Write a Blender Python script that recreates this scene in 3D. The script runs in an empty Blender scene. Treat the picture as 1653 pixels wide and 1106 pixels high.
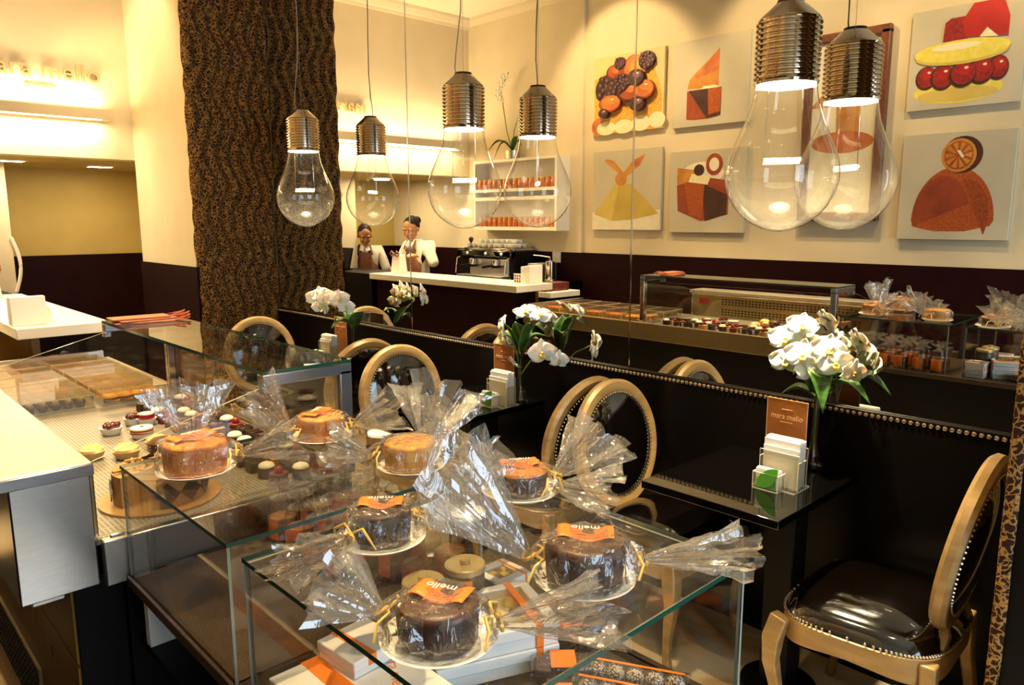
import bpy, bmesh, math, random
from mathutils import Vector, Matrix, noise
PI = math.pi
R = math.radians
rnd = random.Random(7)
sc = bpy.context.scene
col = sc.collection

# ------------------------------------------------------------------ camera, world, exposure
def cam_matrix(yaw, pitch, roll, pos):
    cy, sy, cp, sp = math.cos(yaw), math.sin(yaw), math.cos(pitch), math.sin(pitch)
    f = Vector((sy*cp, cy*cp, -sp)); r = Vector((cy, -sy, 0)); u = r.cross(f)
    r2 = math.cos(roll)*r + math.sin(roll)*u
    u2 = -math.sin(roll)*r + math.cos(roll)*u
    m = Matrix((r2, u2, -f)).transposed().to_4x4()
    m.translation = pos
    return m
cd = bpy.data.cameras.new('camera')
cd.sensor_width = 36.0
cd.lens = 36.0*1202.3/1653
cd.clip_start = 0.03
cam = bpy.data.objects.new('camera', cd)
cam.matrix_world = cam_matrix(.7626, .162586, -.00198, Vector((-3.0, 0, 1.65)))
col.objects.link(cam)
sc.camera = cam
w = bpy.data.worlds.new('world'); sc.world = w; w.use_nodes = True
w.node_tree.nodes['Background'].inputs[0].default_value = (.75, .85, 1, 1)
w.node_tree.nodes['Background'].inputs[1].default_value = .15
sc.view_settings.view_transform = 'Standard'
sc.view_settings.look = 'None'
sc.view_settings.exposure = 0.0
sc.view_settings.gamma = 1.0
sc.view_settings.use_curve_mapping = False
sc.cycles.use_denoising = True
sc.cycles.max_bounces = 14
sc.cycles.glossy_bounces = 8
sc.cycles.diffuse_bounces = 4
sc.cycles.transmission_bounces = 8
sc.cycles.transparent_max_bounces = 48
sc.cycles.caustics_reflective = False
sc.cycles.caustics_refractive = False
sc.cycles.sample_clamp_indirect = 6.0

WARM = (1.0, .72, .36)
WARM2 = (1.0, .80, .48)
def area(name, loc, size, power, color=WARM, rot=(0, 0, 0), sy=None, spread=PI):
    l = bpy.data.lights.new(name, 'AREA'); l.energy = power; l.color = color; l.size = size
    l.spread = spread
    if sy: l.shape = 'RECTANGLE'; l.size_y = sy
    o = bpy.data.objects.new(name, l); o.location = loc; o.rotation_euler = rot; col.objects.link(o)
    return o
def spot(name, loc, target, power, angle=70, blend=.6, color=WARM, size=.04, parent=None):
    l = bpy.data.lights.new(name, 'SPOT'); l.energy = power; l.color = color
    l.spot_size = R(angle); l.spot_blend = blend; l.shadow_soft_size = size
    o = bpy.data.objects.new(name, l); col.objects.link(o)
    d = Vector(target)-Vector(loc)
    o.rotation_euler = d.to_track_quat('-Z', 'Y').to_euler()
    o.location = loc
    return o
# daylight from the shop front behind the camera
area('shopfront_daylight', (-1.7, -2.3, 1.7), 2.6, 150, (.62, .80, 1.0), (R(90), 0, 0), 2.4)
# ceiling spotlights: (location, target, power)
SPOTS = [((-2.57, 2.7, 4.05), (-2.5, 2.75, 1.0), 430, 52), ((-1.66, 3.94, 4.05), (-2.05, 3.9, .9), 720, 60),
         ((-2.57, 6.06, 4.05), (-2.15, 5.4, 1.0), 700, 55), ((-1.70, 6.15, 4.05), (-1.95, 6.4, 1.0), 520, 55),
         ((-1.66, 1.7, 4.05), (-1.85, 1.5, 1.0), 520, 66), ((-2.3, .35, 4.05), (-2.2, .75, 1.0), 230, 60),
         ((-2.4, 5.0, 4.05), (-3.4, 5.0, 2.75), 200, 90), ((-2.4, 3.2, 4.05), (-3.4, 3.2, 2.6), 130, 90),
         ((-2.4, 1.6, 4.05), (-3.4, 1.7, 2.5), 110, 90), ((-1.4, 6.6, 4.05), (-.66, 6.95, 2.6), 85, 75)]
for l, t, p, a in SPOTS:
    spot('ceiling_spot_light', l, t, p, a)
# light shelf strips on the back wall (up and down) and alcove downlights
area('light_shelf_up', (-2.0, 7.34, 2.625), 2.15, 36, WARM2, (R(180), 0, 0), .08)
area('light_shelf_down', (-2.0, 7.34, 2.505), 2.15, 34, WARM2, (0, 0, 0), .08)
area('alcove_light', (-.68, 8.45, 2.17), .18, 11, WARM2, (0, 0, 0), .1)
area('alcove_light', (-1.5, 8.15, 2.17), .18, 11, WARM2, (0, 0, 0), .1)
area('alcove_light', (-2.6, 8.3, 2.17), .18, 24, WARM2, (0, 0, 0), .1)

# ------------------------------------------------------------------ materials
MATS = {}
def lin(c): return tuple(((v/12.92) if v <= .04045 else ((v+.055)/1.055)**2.4) for v in c)
def mat(name, base=(.8, .8, .8), rough=.5, metal=0.0, ior=1.5, spec=.5, emit=None, es=0.0, coat=0.0, sheen=0.0, sss=0.0):
    if name in MATS: return MATS[name]
    m = bpy.data.materials.new(name); m.use_nodes = True
    b = m.node_tree.nodes['Principled BSDF']
    b.inputs['Base Color'].default_value = (*base, 1); b.inputs['Roughness'].default_value = rough
    b.inputs['Metallic'].default_value = metal; b.inputs['IOR'].default_value = ior
    b.inputs['Specular IOR Level'].default_value = spec
    b.inputs['Coat Weight'].default_value = coat; b.inputs['Coat Roughness'].default_value = .05
    b.inputs['Sheen Weight'].default_value = sheen
    if sss: b.inputs['Subsurface Weight'].default_value = sss; b.inputs['Subsurface Scale'].default_value = .02
    if emit: b.inputs['Emission Color'].default_value = (*emit, 1); b.inputs['Emission Strength'].default_value = es
    MATS[name] = m
    return m
def bsdf(m): return m.node_tree.nodes['Principled BSDF']
def nd(m, t, **k):
    n = m.node_tree.nodes.new(t)
    for a, v in k.items():
        if a in n.inputs: n.inputs[a].default_value = v
        else: setattr(n, a, v)
    return n
def lk(m, a, b): m.node_tree.links.new(a, b)
def objcoord(m, scale=(1, 1, 1), out='Object'):
    t = nd(m, 'ShaderNodeTexCoord'); mp = nd(m, 'ShaderNodeMapping'); mp.inputs['Scale'].default_value = scale
    lk(m, t.outputs[out], mp.inputs['Vector']); return mp.outputs['Vector']
def ramp(m, fac, stops):
    r = nd(m, 'ShaderNodeValToRGB'); e = r.color_ramp.elements
    while len(e) < len(stops): e.new(.5)
    for i, (p, c) in enumerate(stops): e[i].position = p; e[i].color = (*c, 1)
    lk(m, fac, r.inputs['Fac']); return r.outputs['Color']
def noisy(name, c1, c2, scale=20, rough=.6, detail=6, bump=0.0, metal=0.0, lo=.35, hi=.65, stretch=(1, 1, 1), spec=.5, coat=0.0):
    if name in MATS: return MATS[name]
    m = mat(name, c1, rough, metal, spec=spec, coat=coat)
    n = nd(m, 'ShaderNodeTexNoise'); n.inputs['Scale'].default_value = scale; n.inputs['Detail'].default_value = detail
    lk(m, objcoord(m, stretch), n.inputs['Vector'])
    lk(m, ramp(m, n.outputs['Fac'], [(lo, c1), (hi, c2)]), bsdf(m).inputs['Base Color'])
    if bump:
        bp = nd(m, 'ShaderNodeBump'); bp.inputs['Strength'].default_value = bump; bp.inputs['Distance'].default_value = .004
        lk(m, n.outputs['Fac'], bp.inputs['Height']); lk(m, bp.outputs['Normal'], bsdf(m).inputs['Normal'])
    return m
def clearmat(name, tint, rough=.0, ior=1.5, haze=0.0, haze_col=(1, 1, 1), boost=1.0, crumple=0.0, cscale=60):
    if name in MATS: return MATS[name]
    m = bpy.data.materials.new(name); m.use_nodes = True; nt = m.node_tree; nt.nodes.clear()
    out = nd(m, 'ShaderNodeOutputMaterial'); tr = nd(m, 'ShaderNodeBsdfTransparent'); gl = nd(m, 'ShaderNodeBsdfGlossy')
    tr.inputs['Color'].default_value = (*tint, 1); gl.inputs['Roughness'].default_value = rough
    ge = nd(m, 'ShaderNodeNewGeometry'); dt = nd(m, 'ShaderNodeVectorMath', operation='DOT_PRODUCT')
    lk(m, ge.outputs['Normal'], dt.inputs[0]); lk(m, ge.outputs['Incoming'], dt.inputs[1])
    def mth(op, x, y):
        n = nd(m, 'ShaderNodeMath', operation=op)
        for k, q in enumerate((x, y)):
            if q is None: continue
            if isinstance(q, (int, float)): n.inputs[k].default_value = q
            else: lk(m, q, n.inputs[k])
        return n.outputs[0]
    f0 = ((ior-1)/(ior+1))**2      # thin sheet: same reflectance from both sides
    fac = mth('ADD', mth('MULTIPLY', mth('POWER', mth('SUBTRACT', 1.0, mth('ABSOLUTE', dt.outputs['Value'], None)), 5.0), 1-f0), f0)
    mx = nd(m, 'ShaderNodeMixShader')
    if boost != 1.0:
        mm = nd(m, 'ShaderNodeMath', operation='MULTIPLY', use_clamp=True); lk(m, fac, mm.inputs[0]); mm.inputs[1].default_value = boost; fac = mm.outputs[0]
    first = tr.outputs[0]
    if haze:
        df = nd(m, 'ShaderNodeBsdfTranslucent'); df.inputs['Color'].default_value = (*haze_col, 1)
        d2 = nd(m, 'ShaderNodeBsdfDiffuse'); d2.inputs['Color'].default_value = (*haze_col, 1)
        mdd = nd(m, 'ShaderNodeMixShader'); mdd.inputs[0].default_value = .5
        lk(m, df.outputs[0], mdd.inputs[1]); lk(m, d2.outputs[0], mdd.inputs[2])
        m0 = nd(m, 'ShaderNodeMixShader'); m0.inputs[0].default_value = haze
        lk(m, tr.outputs[0], m0.inputs[1]); lk(m, mdd.outputs[0], m0.inputs[2]); first = m0.outputs[0]
    if crumple:
        ns = nd(m, 'ShaderNodeTexNoise'); ns.inputs['Scale'].default_value = cscale*.55; ns.inputs['Detail'].default_value = 3.5; ns.inputs['Distortion'].default_value = 2.2
        n2 = nd(m, 'ShaderNodeTexNoise'); n2.inputs['Scale'].default_value = cscale*1.6; n2.inputs['Detail'].default_value = 1
        lk(m, objcoord(m, (1, 1, .6)), ns.inputs['Vector']); lk(m, objcoord(m), n2.inputs['Vector'])
        ad = nd(m, 'ShaderNodeMath', operation='MULTIPLY_ADD'); lk(m, n2.outputs['Fac'], ad.inputs[0]); ad.inputs[1].default_value = .25; lk(m, ns.outputs['Fac'], ad.inputs[2])
        bp = nd(m, 'ShaderNodeBump'); bp.inputs['Strength'].default_value = crumple; bp.inputs['Distance'].default_value = .01
        lk(m, ad.outputs[0], bp.inputs['Height']); lk(m, bp.outputs['Normal'], gl.inputs['Normal']); lk(m, bp.outputs['Normal'], dt.inputs[0])
    lk(m, fac, mx.inputs[0]); lk(m, first, mx.inputs[1]); lk(m, gl.outputs[0], mx.inputs[2]); lk(m, mx.outputs[0], out.inputs[0])
    MATS[name] = m
    return m

CREAM = noisy('cream_wall_paint', (.66, .56, .38), (.70, .60, .41), 3, .8)
CEIL = mat('ceiling_paint', (.80, .72, .55), .85)
OCHRE = noisy('ochre_alcove_paint', (.44, .31, .085), (.49, .35, .10), 3, .75)
WAINS = noisy('aubergine_wainscot', (.010, .0012, .0020), (.014, .0018, .0028), 5, .6, spec=.08)
BLACK = mat('black_void_paint', (.0025, .002, .002), .5, spec=.15)
LACQ = mat('black_lacquer', (.0012, .001, .001), .04, ior=1.7, spec=.7)
LEATHER = noisy('black_leather', (.002, .0014, .0012), (.004, .0028, .0024), 90, .34, bump=.02, spec=.12)
PATENT = mat('patent_leather', (.0018, .0010, .0007), .08, spec=.8, coat=.5)
GOLD = noisy('champagne_gold_wood', (.27, .165, .060), (.36, .23, .09), 8, .36, metal=.25, stretch=(1, 1, 4))
NAIL = mat('brass_nail', (.62, .50, .34), .25, 1.0)
STEEL = noisy('brushed_steel', (.62, .61, .60), (.70, .69, .68), 40, .30, metal=1.0, stretch=(1, 1, 25))
STEELTOP = noisy('brushed_steel_top', (.60, .57, .50), (.66, .63, .56), 30, .38, metal=.9, stretch=(25, 1, 1))
DSTEEL = noisy('dark_brushed_steel', (.26, .26, .27), (.32, .32, .33), 40, .25, metal=1.0, stretch=(1, 1, 25))
HSTEEL = noisy('housing_steel', (.54, .55, .56), (.62, .63, .64), 30, .22, metal=1.0, stretch=(1, 1, 20))
WARMSTEEL = noisy('warm_toned_steel', (.30, .235, .12), (.36, .28, .15), 20, .34, metal=.9, stretch=(1, 20, 1))
CHROME = mat('chrome', (.66, .60, .52), .10, 1.0)
MIRROR = mat('silvered_mirror', (.90, .89, .85), .0, 1.0)
GLASS = clearmat('clear_pane_glass', (.965, .965, .95), 0, 1.5)
GEDGE = mat('green_glass_edge', (.010, .055, .038), .12, spec=.8)
BULB = clearmat('bulb_glass', (.97, .97, .95), 0, 1.45, haze=.010, haze_col=(1, .95, .85), boost=1.8)
CELLO = clearmat('cellophane', (.96, .95, .93), .035, 1.55, haze=.022, haze_col=(1, .97, .92), boost=2.2, crumple=1.0, cscale=38)
CELLO2 = clearmat('cellophane_tuft', (.93, .92, .90), .045, 1.6, haze=.075, haze_col=(.96, .95, .95), boost=2.6, crumple=.6, cscale=30)
ACRYL = clearmat('clear_acrylic', (.95, .93, .86), .02, 1.45, haze=.05, haze_col=(1, .92, .75))
ACLID = clearmat('acrylic_lid', (.97, .95, .88), .03, 1.45, haze=.09, haze_col=(1, .93, .76), boost=1.3)
ACEDGE = mat('acrylic_edge', (.85, .78, .58), .2)
PEDGE = mat('pane_edge_grey', (.26, .29, .24), .15)
WHITE = mat('white_laminate', (.82, .78, .68), .35)
PAPER = mat('white_paper', (.86, .84, .80), .7)
CARD = mat('white_card', (.82, .80, .77), .55)
ORANGE = mat('orange_card', (.90, .22, .012), .5)
ORANGE2 = mat('orange_label', (.88, .20, .02), .45)
CHOCO = noisy('chocolate_cake', (.022, .006, .003), (.055, .016, .007), 45, .5, bump=.5)
CHOCOTOP = noisy('chocolate_glaze', (.05, .015, .006), (.10, .035, .012), 14, .4, bump=.3)
ORCAKE = noisy('orange_cake_crumb', (.46, .12, .012), (.66, .25, .04), 30, .6, bump=.4)
YCAKE = noisy('butter_cake_crumb', (.58, .24, .03), (.72, .36, .07), 30, .6, bump=.4)
DARKC = mat('dark_chocolate', (.02, .006, .004), .3)
LEAF = noisy('orchid_leaf_green', (.018, .06, .008), (.045, .12, .015), 12, .3, stretch=(1, 1, 6))
LEAFY = mat('leaf_edge_green', (.20, .28, .04), .4)
PETAL = mat('white_petal', (.90, .86, .74), .5, sss=.25)
PETALY = mat('petal_yellow', (.75, .55, .08), .5)
SKIN = mat('skin_tone', (.46, .21, .095), .5, sss=.1)
SKIN2 = mat('deep_skin_tone', (.36, .16, .07), .5, sss=.1)
HAIR = noisy('dark_hair', (.008, .004, .003), (.016, .008, .006), 60, .6, spec=.15, stretch=(1, 1, .2))
SHIRT = noisy('white_shirt_cotton', (.72, .68, .58), (.78, .74, .64), 12, .8)
APRON = noisy('brown_apron_cotton', (.16, .055, .028), (.19, .07, .035), 20, .8)
TROUS = mat('dark_trousers', (.02, .018, .018), .7)
LAMPGLOW = mat('lamp_disc_glow', (1, .9, .7), .5, emit=(1.0, .86, .58), es=14)
TUBEGLOW = mat('tube_glow', (1, .9, .7), .5, emit=(1.0, .84, .52), es=9)
YWOOD = noisy('yellow_cabinet_wood', (.21, .095, .003), (.26, .12, .005), 4, .45, stretch=(1, 6, 1))
GRANITE = noisy('brown_granite', (.018, .010, .006), (.075, .048, .030), 260, .45, spec=.25, detail=3, lo=.3, hi=.75)
KRAFT = noisy('terracotta_paper', (.35, .10, .04), (.42, .14, .06), 10, .6)
CUPP = mat('dark_cup_paper', (.05, .025, .02), .6)
MENUBR = noisy('menu_card_brown', (.26, .085, .015), (.32, .11, .022), 5, .4)
LETTER = mat('menu_letter', (.72, .42, .20), .5)
SIGNL = mat('sign_letter_bronze', (.46, .31, .13), .45)
RED = mat('berry_red', (.30, .010, .012), .3)

# leopard fabric
def leopard(name, scale, dark, gold):
    m = mat(name, dark, .8, spec=.2)
    co = objcoord(m)
    ns = nd(m, 'ShaderNodeTexNoise'); ns.inputs['Scale'].default_value = scale*.6; lk(m, co, ns.inputs['Vector'])
    mx = nd(m, 'ShaderNodeMix', data_type='VECTOR'); mx.inputs[0].default_value = .06
    lk(m, co, mx.inputs[4]); lk(m, ns.outputs['Color'], mx.inputs[5])
    vo = nd(m, 'ShaderNodeTexVoronoi', feature='DISTANCE_TO_EDGE'); vo.inputs['Scale'].default_value = scale
    lk(m, mx.outputs[1], vo.inputs['Vector'])
    lk(m, ramp(m, vo.outputs['Distance'], [(.045, gold), (.13, dark)]), bsdf(m).inputs['Base Color'])
    return m
LEOP = leopard('leopard_cloth', 44, (.022, .0065, .003), (.30, .165, .045))
# marble floor
MARBLE = mat('beige_marble', (.6, .5, .35), .12, spec=.5)
_n = nd(MARBLE, 'ShaderNodeTexNoise'); _n.inputs['Scale'].default_value = 2.2; _n.inputs['Detail'].default_value = 9; _n.inputs['Distortion'].default_value = 1.2
lk(MARBLE, objcoord(MARBLE), _n.inputs['Vector'])
lk(MARBLE, ramp(MARBLE, _n.outputs['Fac'], [(.38, (.42, .30, .16)), (.5, (.60, .50, .33)), (.62, (.66, .57, .42))]), bsdf(MARBLE).inputs['Base Color'])
# wire shelf of the display deck: fine grid of bars over a pale tray
DECK = mat('wire_deck', (.55, .5, .4), .35, .3)
_b = nd(DECK, 'ShaderNodeTexBrick'); _b.offset = 0.0
_b.inputs['Scale'].default_value = 1.0; _b.inputs['Brick Width'].default_value = .012; _b.inputs['Row Height'].default_value = .05
_b.inputs['Mortar Size'].default_value = .0022; _b.inputs['Color1'].default_value = (.20, .18, .145, 1); _b.inputs['Color2'].default_value = (.20, .18, .145, 1); _b.inputs['Mortar'].default_value = (.36, .34, .29, 1)
lk(DECK, objcoord(DECK), _b.inputs['Vector']); lk(DECK, _b.outputs['Color'], bsdf(DECK).inputs['Base Color'])
# polka dot cup paper
POLKA = mat('polka_dot_paper', (.06, .02, .01), .6)
_v = nd(POLKA, 'ShaderNodeTexVoronoi'); _v.inputs['Scale'].default_value = 95; _v.inputs['Randomness'].default_value = .0
lk(POLKA, objcoord(POLKA), _v.inputs['Vector'])
lk(POLKA, ramp(POLKA, _v.outputs['Distance'], [(.28, (.8, .7, .5)), (.34, (.06, .02, .012))]), bsdf(POLKA).inputs['Base Color'])
# coconut truffle
TRUF = mat('sprinkled_truffle', (.06, .03, .02), .5)
_v = nd(TRUF, 'ShaderNodeTexVoronoi'); _v.inputs['Scale'].default_value = 260
lk(TRUF, objcoord(TRUF), _v.inputs['Vector'])
lk(TRUF, ramp(TRUF, _v.outputs['Distance'], [(.42, (.78, .66, .56)), (.58, (.10, .045, .03))]), bsdf(TRUF).inputs['Base Color'])

# ------------------------------------------------------------------ mesh helpers
class MB:
    def __init__(s): s.v = []; s.f = []; s.m = []; s.T = Matrix.Identity(4)
    def add(s, vs, fs, mi=0):
        o = len(s.v); s.v += [s.T @ Vector(p) for p in vs]
        s.f += [tuple(i+o for i in f) for f in fs]
        s.m += ([mi]*len(fs) if isinstance(mi, int) else list(mi)); return s
    def box(s, x0, x1, y0, y1, z0, z1, mi=0):
        v = [(x, y, z) for z in (z0, z1) for y in (y0, y1) for x in (x0, x1)]
        return s.add(v, [(0, 2, 3, 1), (4, 5, 7, 6), (0, 1, 5, 4), (2, 6, 7, 3), (0, 4, 6, 2), (1, 3, 7, 5)], mi)
    def pane(s, x0, x1, y0, y1, z0, z1):
        d = [x1-x0, y1-y0, z1-z0]; k = d.index(min(d))
        mi = [1]*6
        for f in {2: (0, 1), 1: (2, 3), 0: (4, 5)}[k]: mi[f] = 0
        return s.box(x0, x1, y0, y1, z0, z1, mi)
    def lathe(s, prof, seg=24, c=(0, 0, 0), mi=0, cap=True, wob=None):
        v = []; f = []; n = len(prof)
        for i, (r, z) in enumerate(prof):
            for k in range(seg):
                a = 2*PI*k/seg; rr = r*(1+(wob(a, i/(n-1)) if wob else 0))
                v.append((c[0]+rr*math.cos(a), c[1]+rr*math.sin(a), c[2]+z))
        for i in range(n-1):
            for k in range(seg):
                k2 = (k+1) % seg
                f.append((i*seg+k, i*seg+k2, (i+1)*seg+k2, (i+1)*seg+k))
        if cap:
            if prof[0][0] > 1e-6: f.append(tuple(reversed(range(seg))))
            if prof[-1][0] > 1e-6: f.append(tuple((n-1)*seg+k for k in range(seg)))
        return s.add(v, f, mi)
    def cyl(s, r, z0, z1, seg=20, c=(0, 0, 0), mi=0, r2=None): return s.lathe([(r, z0), (r2 if r2 is not None else r, z1)], seg, c, mi)
    def ell(s, c, rad, seg=16, rings=10, mi=0):
        v = []; f = []
        for i in range(rings+1):
            t = PI*i/rings
            for k in range(seg):
                a = 2*PI*k/seg
                v.append((c[0]+rad[0]*math.sin(t)*math.cos(a), c[1]+rad[1]*math.sin(t)*math.sin(a), c[2]-rad[2]*math.cos(t)))
        for i in range(rings):
            for k in range(seg):
                k2 = (k+1) % seg; f.append((i*seg+k, i*seg+k2, (i+1)*seg+k2, (i+1)*seg+k))
        return s.add(v, f, mi)
    def sweep(s, path, prof, closed=False, up=(0, 0, 1), scales=None, mi=0):
        P = [Vector(p) for p in path]; n = len(P); k = len(prof); v = []; f = []; up = Vector(up)
        for i in range(n):
            a = P[(i-1) % n] if (closed or i > 0) else P[i]; b = P[(i+1) % n] if (closed or i < n-1) else P[i]
            t = (b-a).normalized(); sd = t.cross(up)
            if sd.length < 1e-4: sd = t.cross(Vector((1, 0, 0)))
            sd.normalize(); u2 = sd.cross(t)
            sc_ = scales[i] if scales else 1
            for (x, y) in prof: v.append(P[i]+sd*x*sc_+u2*y*sc_)
        for i in range(n if closed else n-1):
            for j in range(k):
                j2 = (j+1) % k; i2 = (i+1) % n
                f.append((i*k+j, i*k+j2, i2*k+j2, i2*k+j))
        if not closed: f += [tuple(reversed(range(k))), tuple((n-1)*k+j for j in range(k))]
        return s.add(v, f, mi)
    def tube(s, path, r, seg=8, closed=False, scales=None, mi=0):
        return s.sweep(path, [(r*math.cos(2*PI*j/seg), r*math.sin(2*PI*j/seg)) for j in range(seg)], closed, (0.013, .021, 1), scales, mi)
    def prism(s, poly, d0, d1, axis='z', mi=0):
        n = len(poly)
        def P(a, b, d): return {'z': (a, b, d), 'x': (d, a, b), 'y': (a, d, b)}[axis]
        v = [P(a, b, d0) for a, b in poly]+[P(a, b, d1) for a, b in poly]
        f = [tuple(reversed(range(n))), tuple(range(n, 2*n))]+[(i, (i+1) % n, n+(i+1) % n, n+i) for i in range(n)]
        return s.add(v, f, mi)
    def grid(s, fn, nu, nv, mi=0, cu=False):
        v = [fn(i/(nu if cu else nu-1), j/(nv-1)) for j in range(nv) for i in range(nu)]
        f = [(j*nu+i, j*nu+(i+1) % nu, (j+1)*nu+(i+1) % nu, (j+1)*nu+i) for j in range(nv-1) for i in range(nu if cu else nu-1)]
        return s.add(v, f, mi)
    def build(s, name, mats, parent=None, smooth=35, bevel=0, bseg=2, world=True, solid=0, loc=None):
        me = bpy.data.meshes.new(name)
        off = Vector((0, 0, 0))
        if world:
            if parent is not None:
                p = parent
                while p is not None: off += p.location; p = p.parent
            if loc is not None: off = Vector(loc)
        me.from_pydata([tuple(p-off) for p in s.v], [], s.f)
        for m in (mats if isinstance(mats, (list, tuple)) else [mats]): me.materials.append(m)
        me.polygons.foreach_set('material_index', s.m)
        bm = bmesh.new(); bm.from_mesh(me); bmesh.ops.remove_doubles(bm, verts=bm.verts, dist=1e-6)
        bmesh.ops.recalc_face_normals(bm, faces=bm.faces); bm.to_mesh(me); bm.free()
        if smooth:
            me.shade_smooth(); me.set_sharp_from_angle(angle=R(smooth))
        o = bpy.data.objects.new(name, me); col.objects.link(o)
        if parent is not None: o.parent = parent
        elif loc is not None: o.location = loc
        if bevel:
            b = o.modifiers.new('bevel', 'BEVEL'); b.width = bevel; b.segments = bseg; b.limit_method = 'ANGLE'; b.angle_limit = R(40)
            b.harden_normals = False
        if solid:
            q = o.modifiers.new('solid', 'SOLIDIFY'); q.thickness = solid; q.offset = 0
        return o
def tag(o, label=None, cat=None, group=None, kind=None):
    if label: o['label'] = label
    if cat: o['category'] = cat
    if group: o['group'] = group
    if kind: o['kind'] = kind
    return o
def thing(name, loc, label, cat, group=None, rz=0):
    o = bpy.data.objects.new(name, None); o.empty_display_size = .1; col.objects.link(o)
    o.location = loc; o.rotation_euler = (0, 0, rz)
    return tag(o, label, cat, group)
def copy_tree(o, parent=None):
    c = o.copy(); col.objects.link(c)
    if parent is not None: c.parent = parent
    for ch in [x for x in o.children]: copy_tree(ch, c)
    return c
def place(proto, used, loc, rz, label, group=None):
    o = proto if not used else copy_tree(proto)
    o.location = loc; o.rotation_euler = (0, 0, rz); o['label'] = label
    if group: o['group'] = group
    return o
def arc(cx, cy, rx, ry, a0, a1, n): return [(cx+rx*math.cos(R(a0+(a1-a0)*i/(n-1))), cy+ry*math.sin(R(a0+(a1-a0)*i/(n-1)))) for i in range(n)]
def text_verts(txt, size, extrude=.001, align='CENTER'):
    c = bpy.data.curves.new('t', 'FONT'); c.body = txt; c.size = size; c.extrude = extrude; c.align_x = align; c.resolution_u = 3
    o = bpy.data.objects.new('t', c); col.objects.link(o)
    dg = bpy.context.evaluated_depsgraph_get(); me = bpy.data.meshes.new_from_object(o.evaluated_get(dg))
    v = [p.co.copy() for p in me.vertices]; f = [tuple(p.vertices) for p in me.polygons]
    bpy.data.objects.remove(o); bpy.data.curves.remove(c); bpy.data.meshes.remove(me)
    return v, f
_tc = {}
def text_into(mb, txt, size, M, extrude=.001, mi=0):
    k = (txt, size, extrude)
    if k not in _tc: _tc[k] = text_verts(txt, size, extrude)
    v, f = _tc[k]; mb.add([M @ p for p in v], f, mi)
def frame_mat(origin, right, up):
    r = Vector(right).normalized(); u = Vector(up).normalized(); n = r.cross(u)
    m = Matrix((r, u, n)).transposed().to_4x4(); m.translation = Vector(origin); return m
def V(*a): return Vector(a)

# ------------------------------------------------------------------ the setting
def struct(name, mb, m, **k): return tag(mb.build(name, m, **k), kind='structure')
# lengths in this script are drafting units; the last lines scale the whole scene so that 1 unit = 0.8955 m and the floor is at zero
XW, YB, YA, ZC, ZW, ZS, ZF, RS = -3.4, 7.44, 9.2, 4.1, 1.29, 2.2, -.193, 1.117
struct('floor', MB().box(-3.6, .3, -2.6, 9.4, -.3, ZF), MARBLE)
struct('ceiling', MB().box(-3.6, .3, -2.6, 7.7, ZC, ZC+.1), CEIL)
struct('wall_left', MB().box(XW-.15, XW, -2.6, 9.4, ZF, ZC), CREAM)
struct('baseboard_left', MB().box(XW, XW+.02, -2.5, 9.2, ZF, ZW).box(XW, XW+.03, 5.50, 5.53, ZW, ZW+.001), WAINS)
m = MB().box(XW, XW+.035, 5.54, 7.44, ZW, ZC)     # shallow step of the wall beside the jar shelf
struct('trim_1', m, CREAM)
struct('wall_right', MB().box(.03, .18, -2.6, 9.4, ZF, ZC), CREAM)
struct('wall_back', MB().box(XW, .03, YB, YB+.2, ZS, ZC), CREAM)
struct('wall_alcove', MB().box(XW, .03, YA, YA+.15, ZF, ZS), OCHRE)
struct('baseboard_back', MB().box(XW+.02, 0, YA-.02, YA, ZF, ZW), WAINS)
struct('ceiling_alcove', MB().box(XW, .03, YB+.2, YA, ZS, ZS+.1), OCHRE)
# far pillar and its dark wainscot
struct('pillar_far', MB().box(-.66, .03, 6.12, 7.44, ZF, ZC), CREAM)
struct('baseboard_far', MB().box(-.68, -.66, 6.10, 7.44, ZF, ZW-.01), WAINS)
# near pillar
struct('pillar_near', MB().box(-.63, .03, -.6, .44, ZF, ZC), CREAM)
struct('baseboard_near', MB().box(-.65, -.63, -.6, .445, ZF, ZC*.5), BLACK)
# front wall with the shop window behind the camera
struct('wall_front', MB().box(XW, -3.1, -2.6, -2.45, ZF, ZC).box(-.3, .03, -2.6, -2.45, ZF, ZC).box(-3.1, -.3, -2.6, -2.45, 3.0, ZC).box(-3.1, -.3, -2.6, -2.45, ZF, .4), CREAM)
wf = struct('window_1', MB().box(-3.1, -3.04, -2.56, -2.48, .4, 3).box(-.36, -.3, -2.56, -2.48, .4, 3).box(-3.04, -.36, -2.56, -2.48, .4, .46).box(-3.04, -.36, -2.56, -2.48, 2.94, 3).box(-1.73, -1.67, -2.56, -2.48, .46, 2.94), WAINS)
MB().box(-3.04, -.36, -2.525, -2.515, .46, 2.94).build('window_pane', GLASS, wf)
# crown moulding along the painted wall and the back wall
def crown(name, a, b, inward):
    prof = [(0, 0), (.02, 0), (.03, .03), (.05, .04), (.09, .09), (.10, .12), (.0, .12)]
    A, B = Vector(a), Vector(b); I = Vector(inward); v = []
    for P in (A, B): v += [P+I*x+Vector((0, 0, z)) for x, z in prof]
    n = len(prof); f = [(i, (i+1) % n, n+(i+1) % n, n+i) for i in range(n)]+[tuple(range(n)), tuple(range(n, 2*n))]
    struct(name, MB().add(v, f), CREAM, smooth=0)
crown('trim_2', (XW, -2.4, ZC-.12), (XW, YB, ZC-.12), (1, 0, 0))
crown('trim_3', (XW, YB, ZC-.12), (-.66, YB, ZC-.12), (0, -1, 0))
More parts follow.
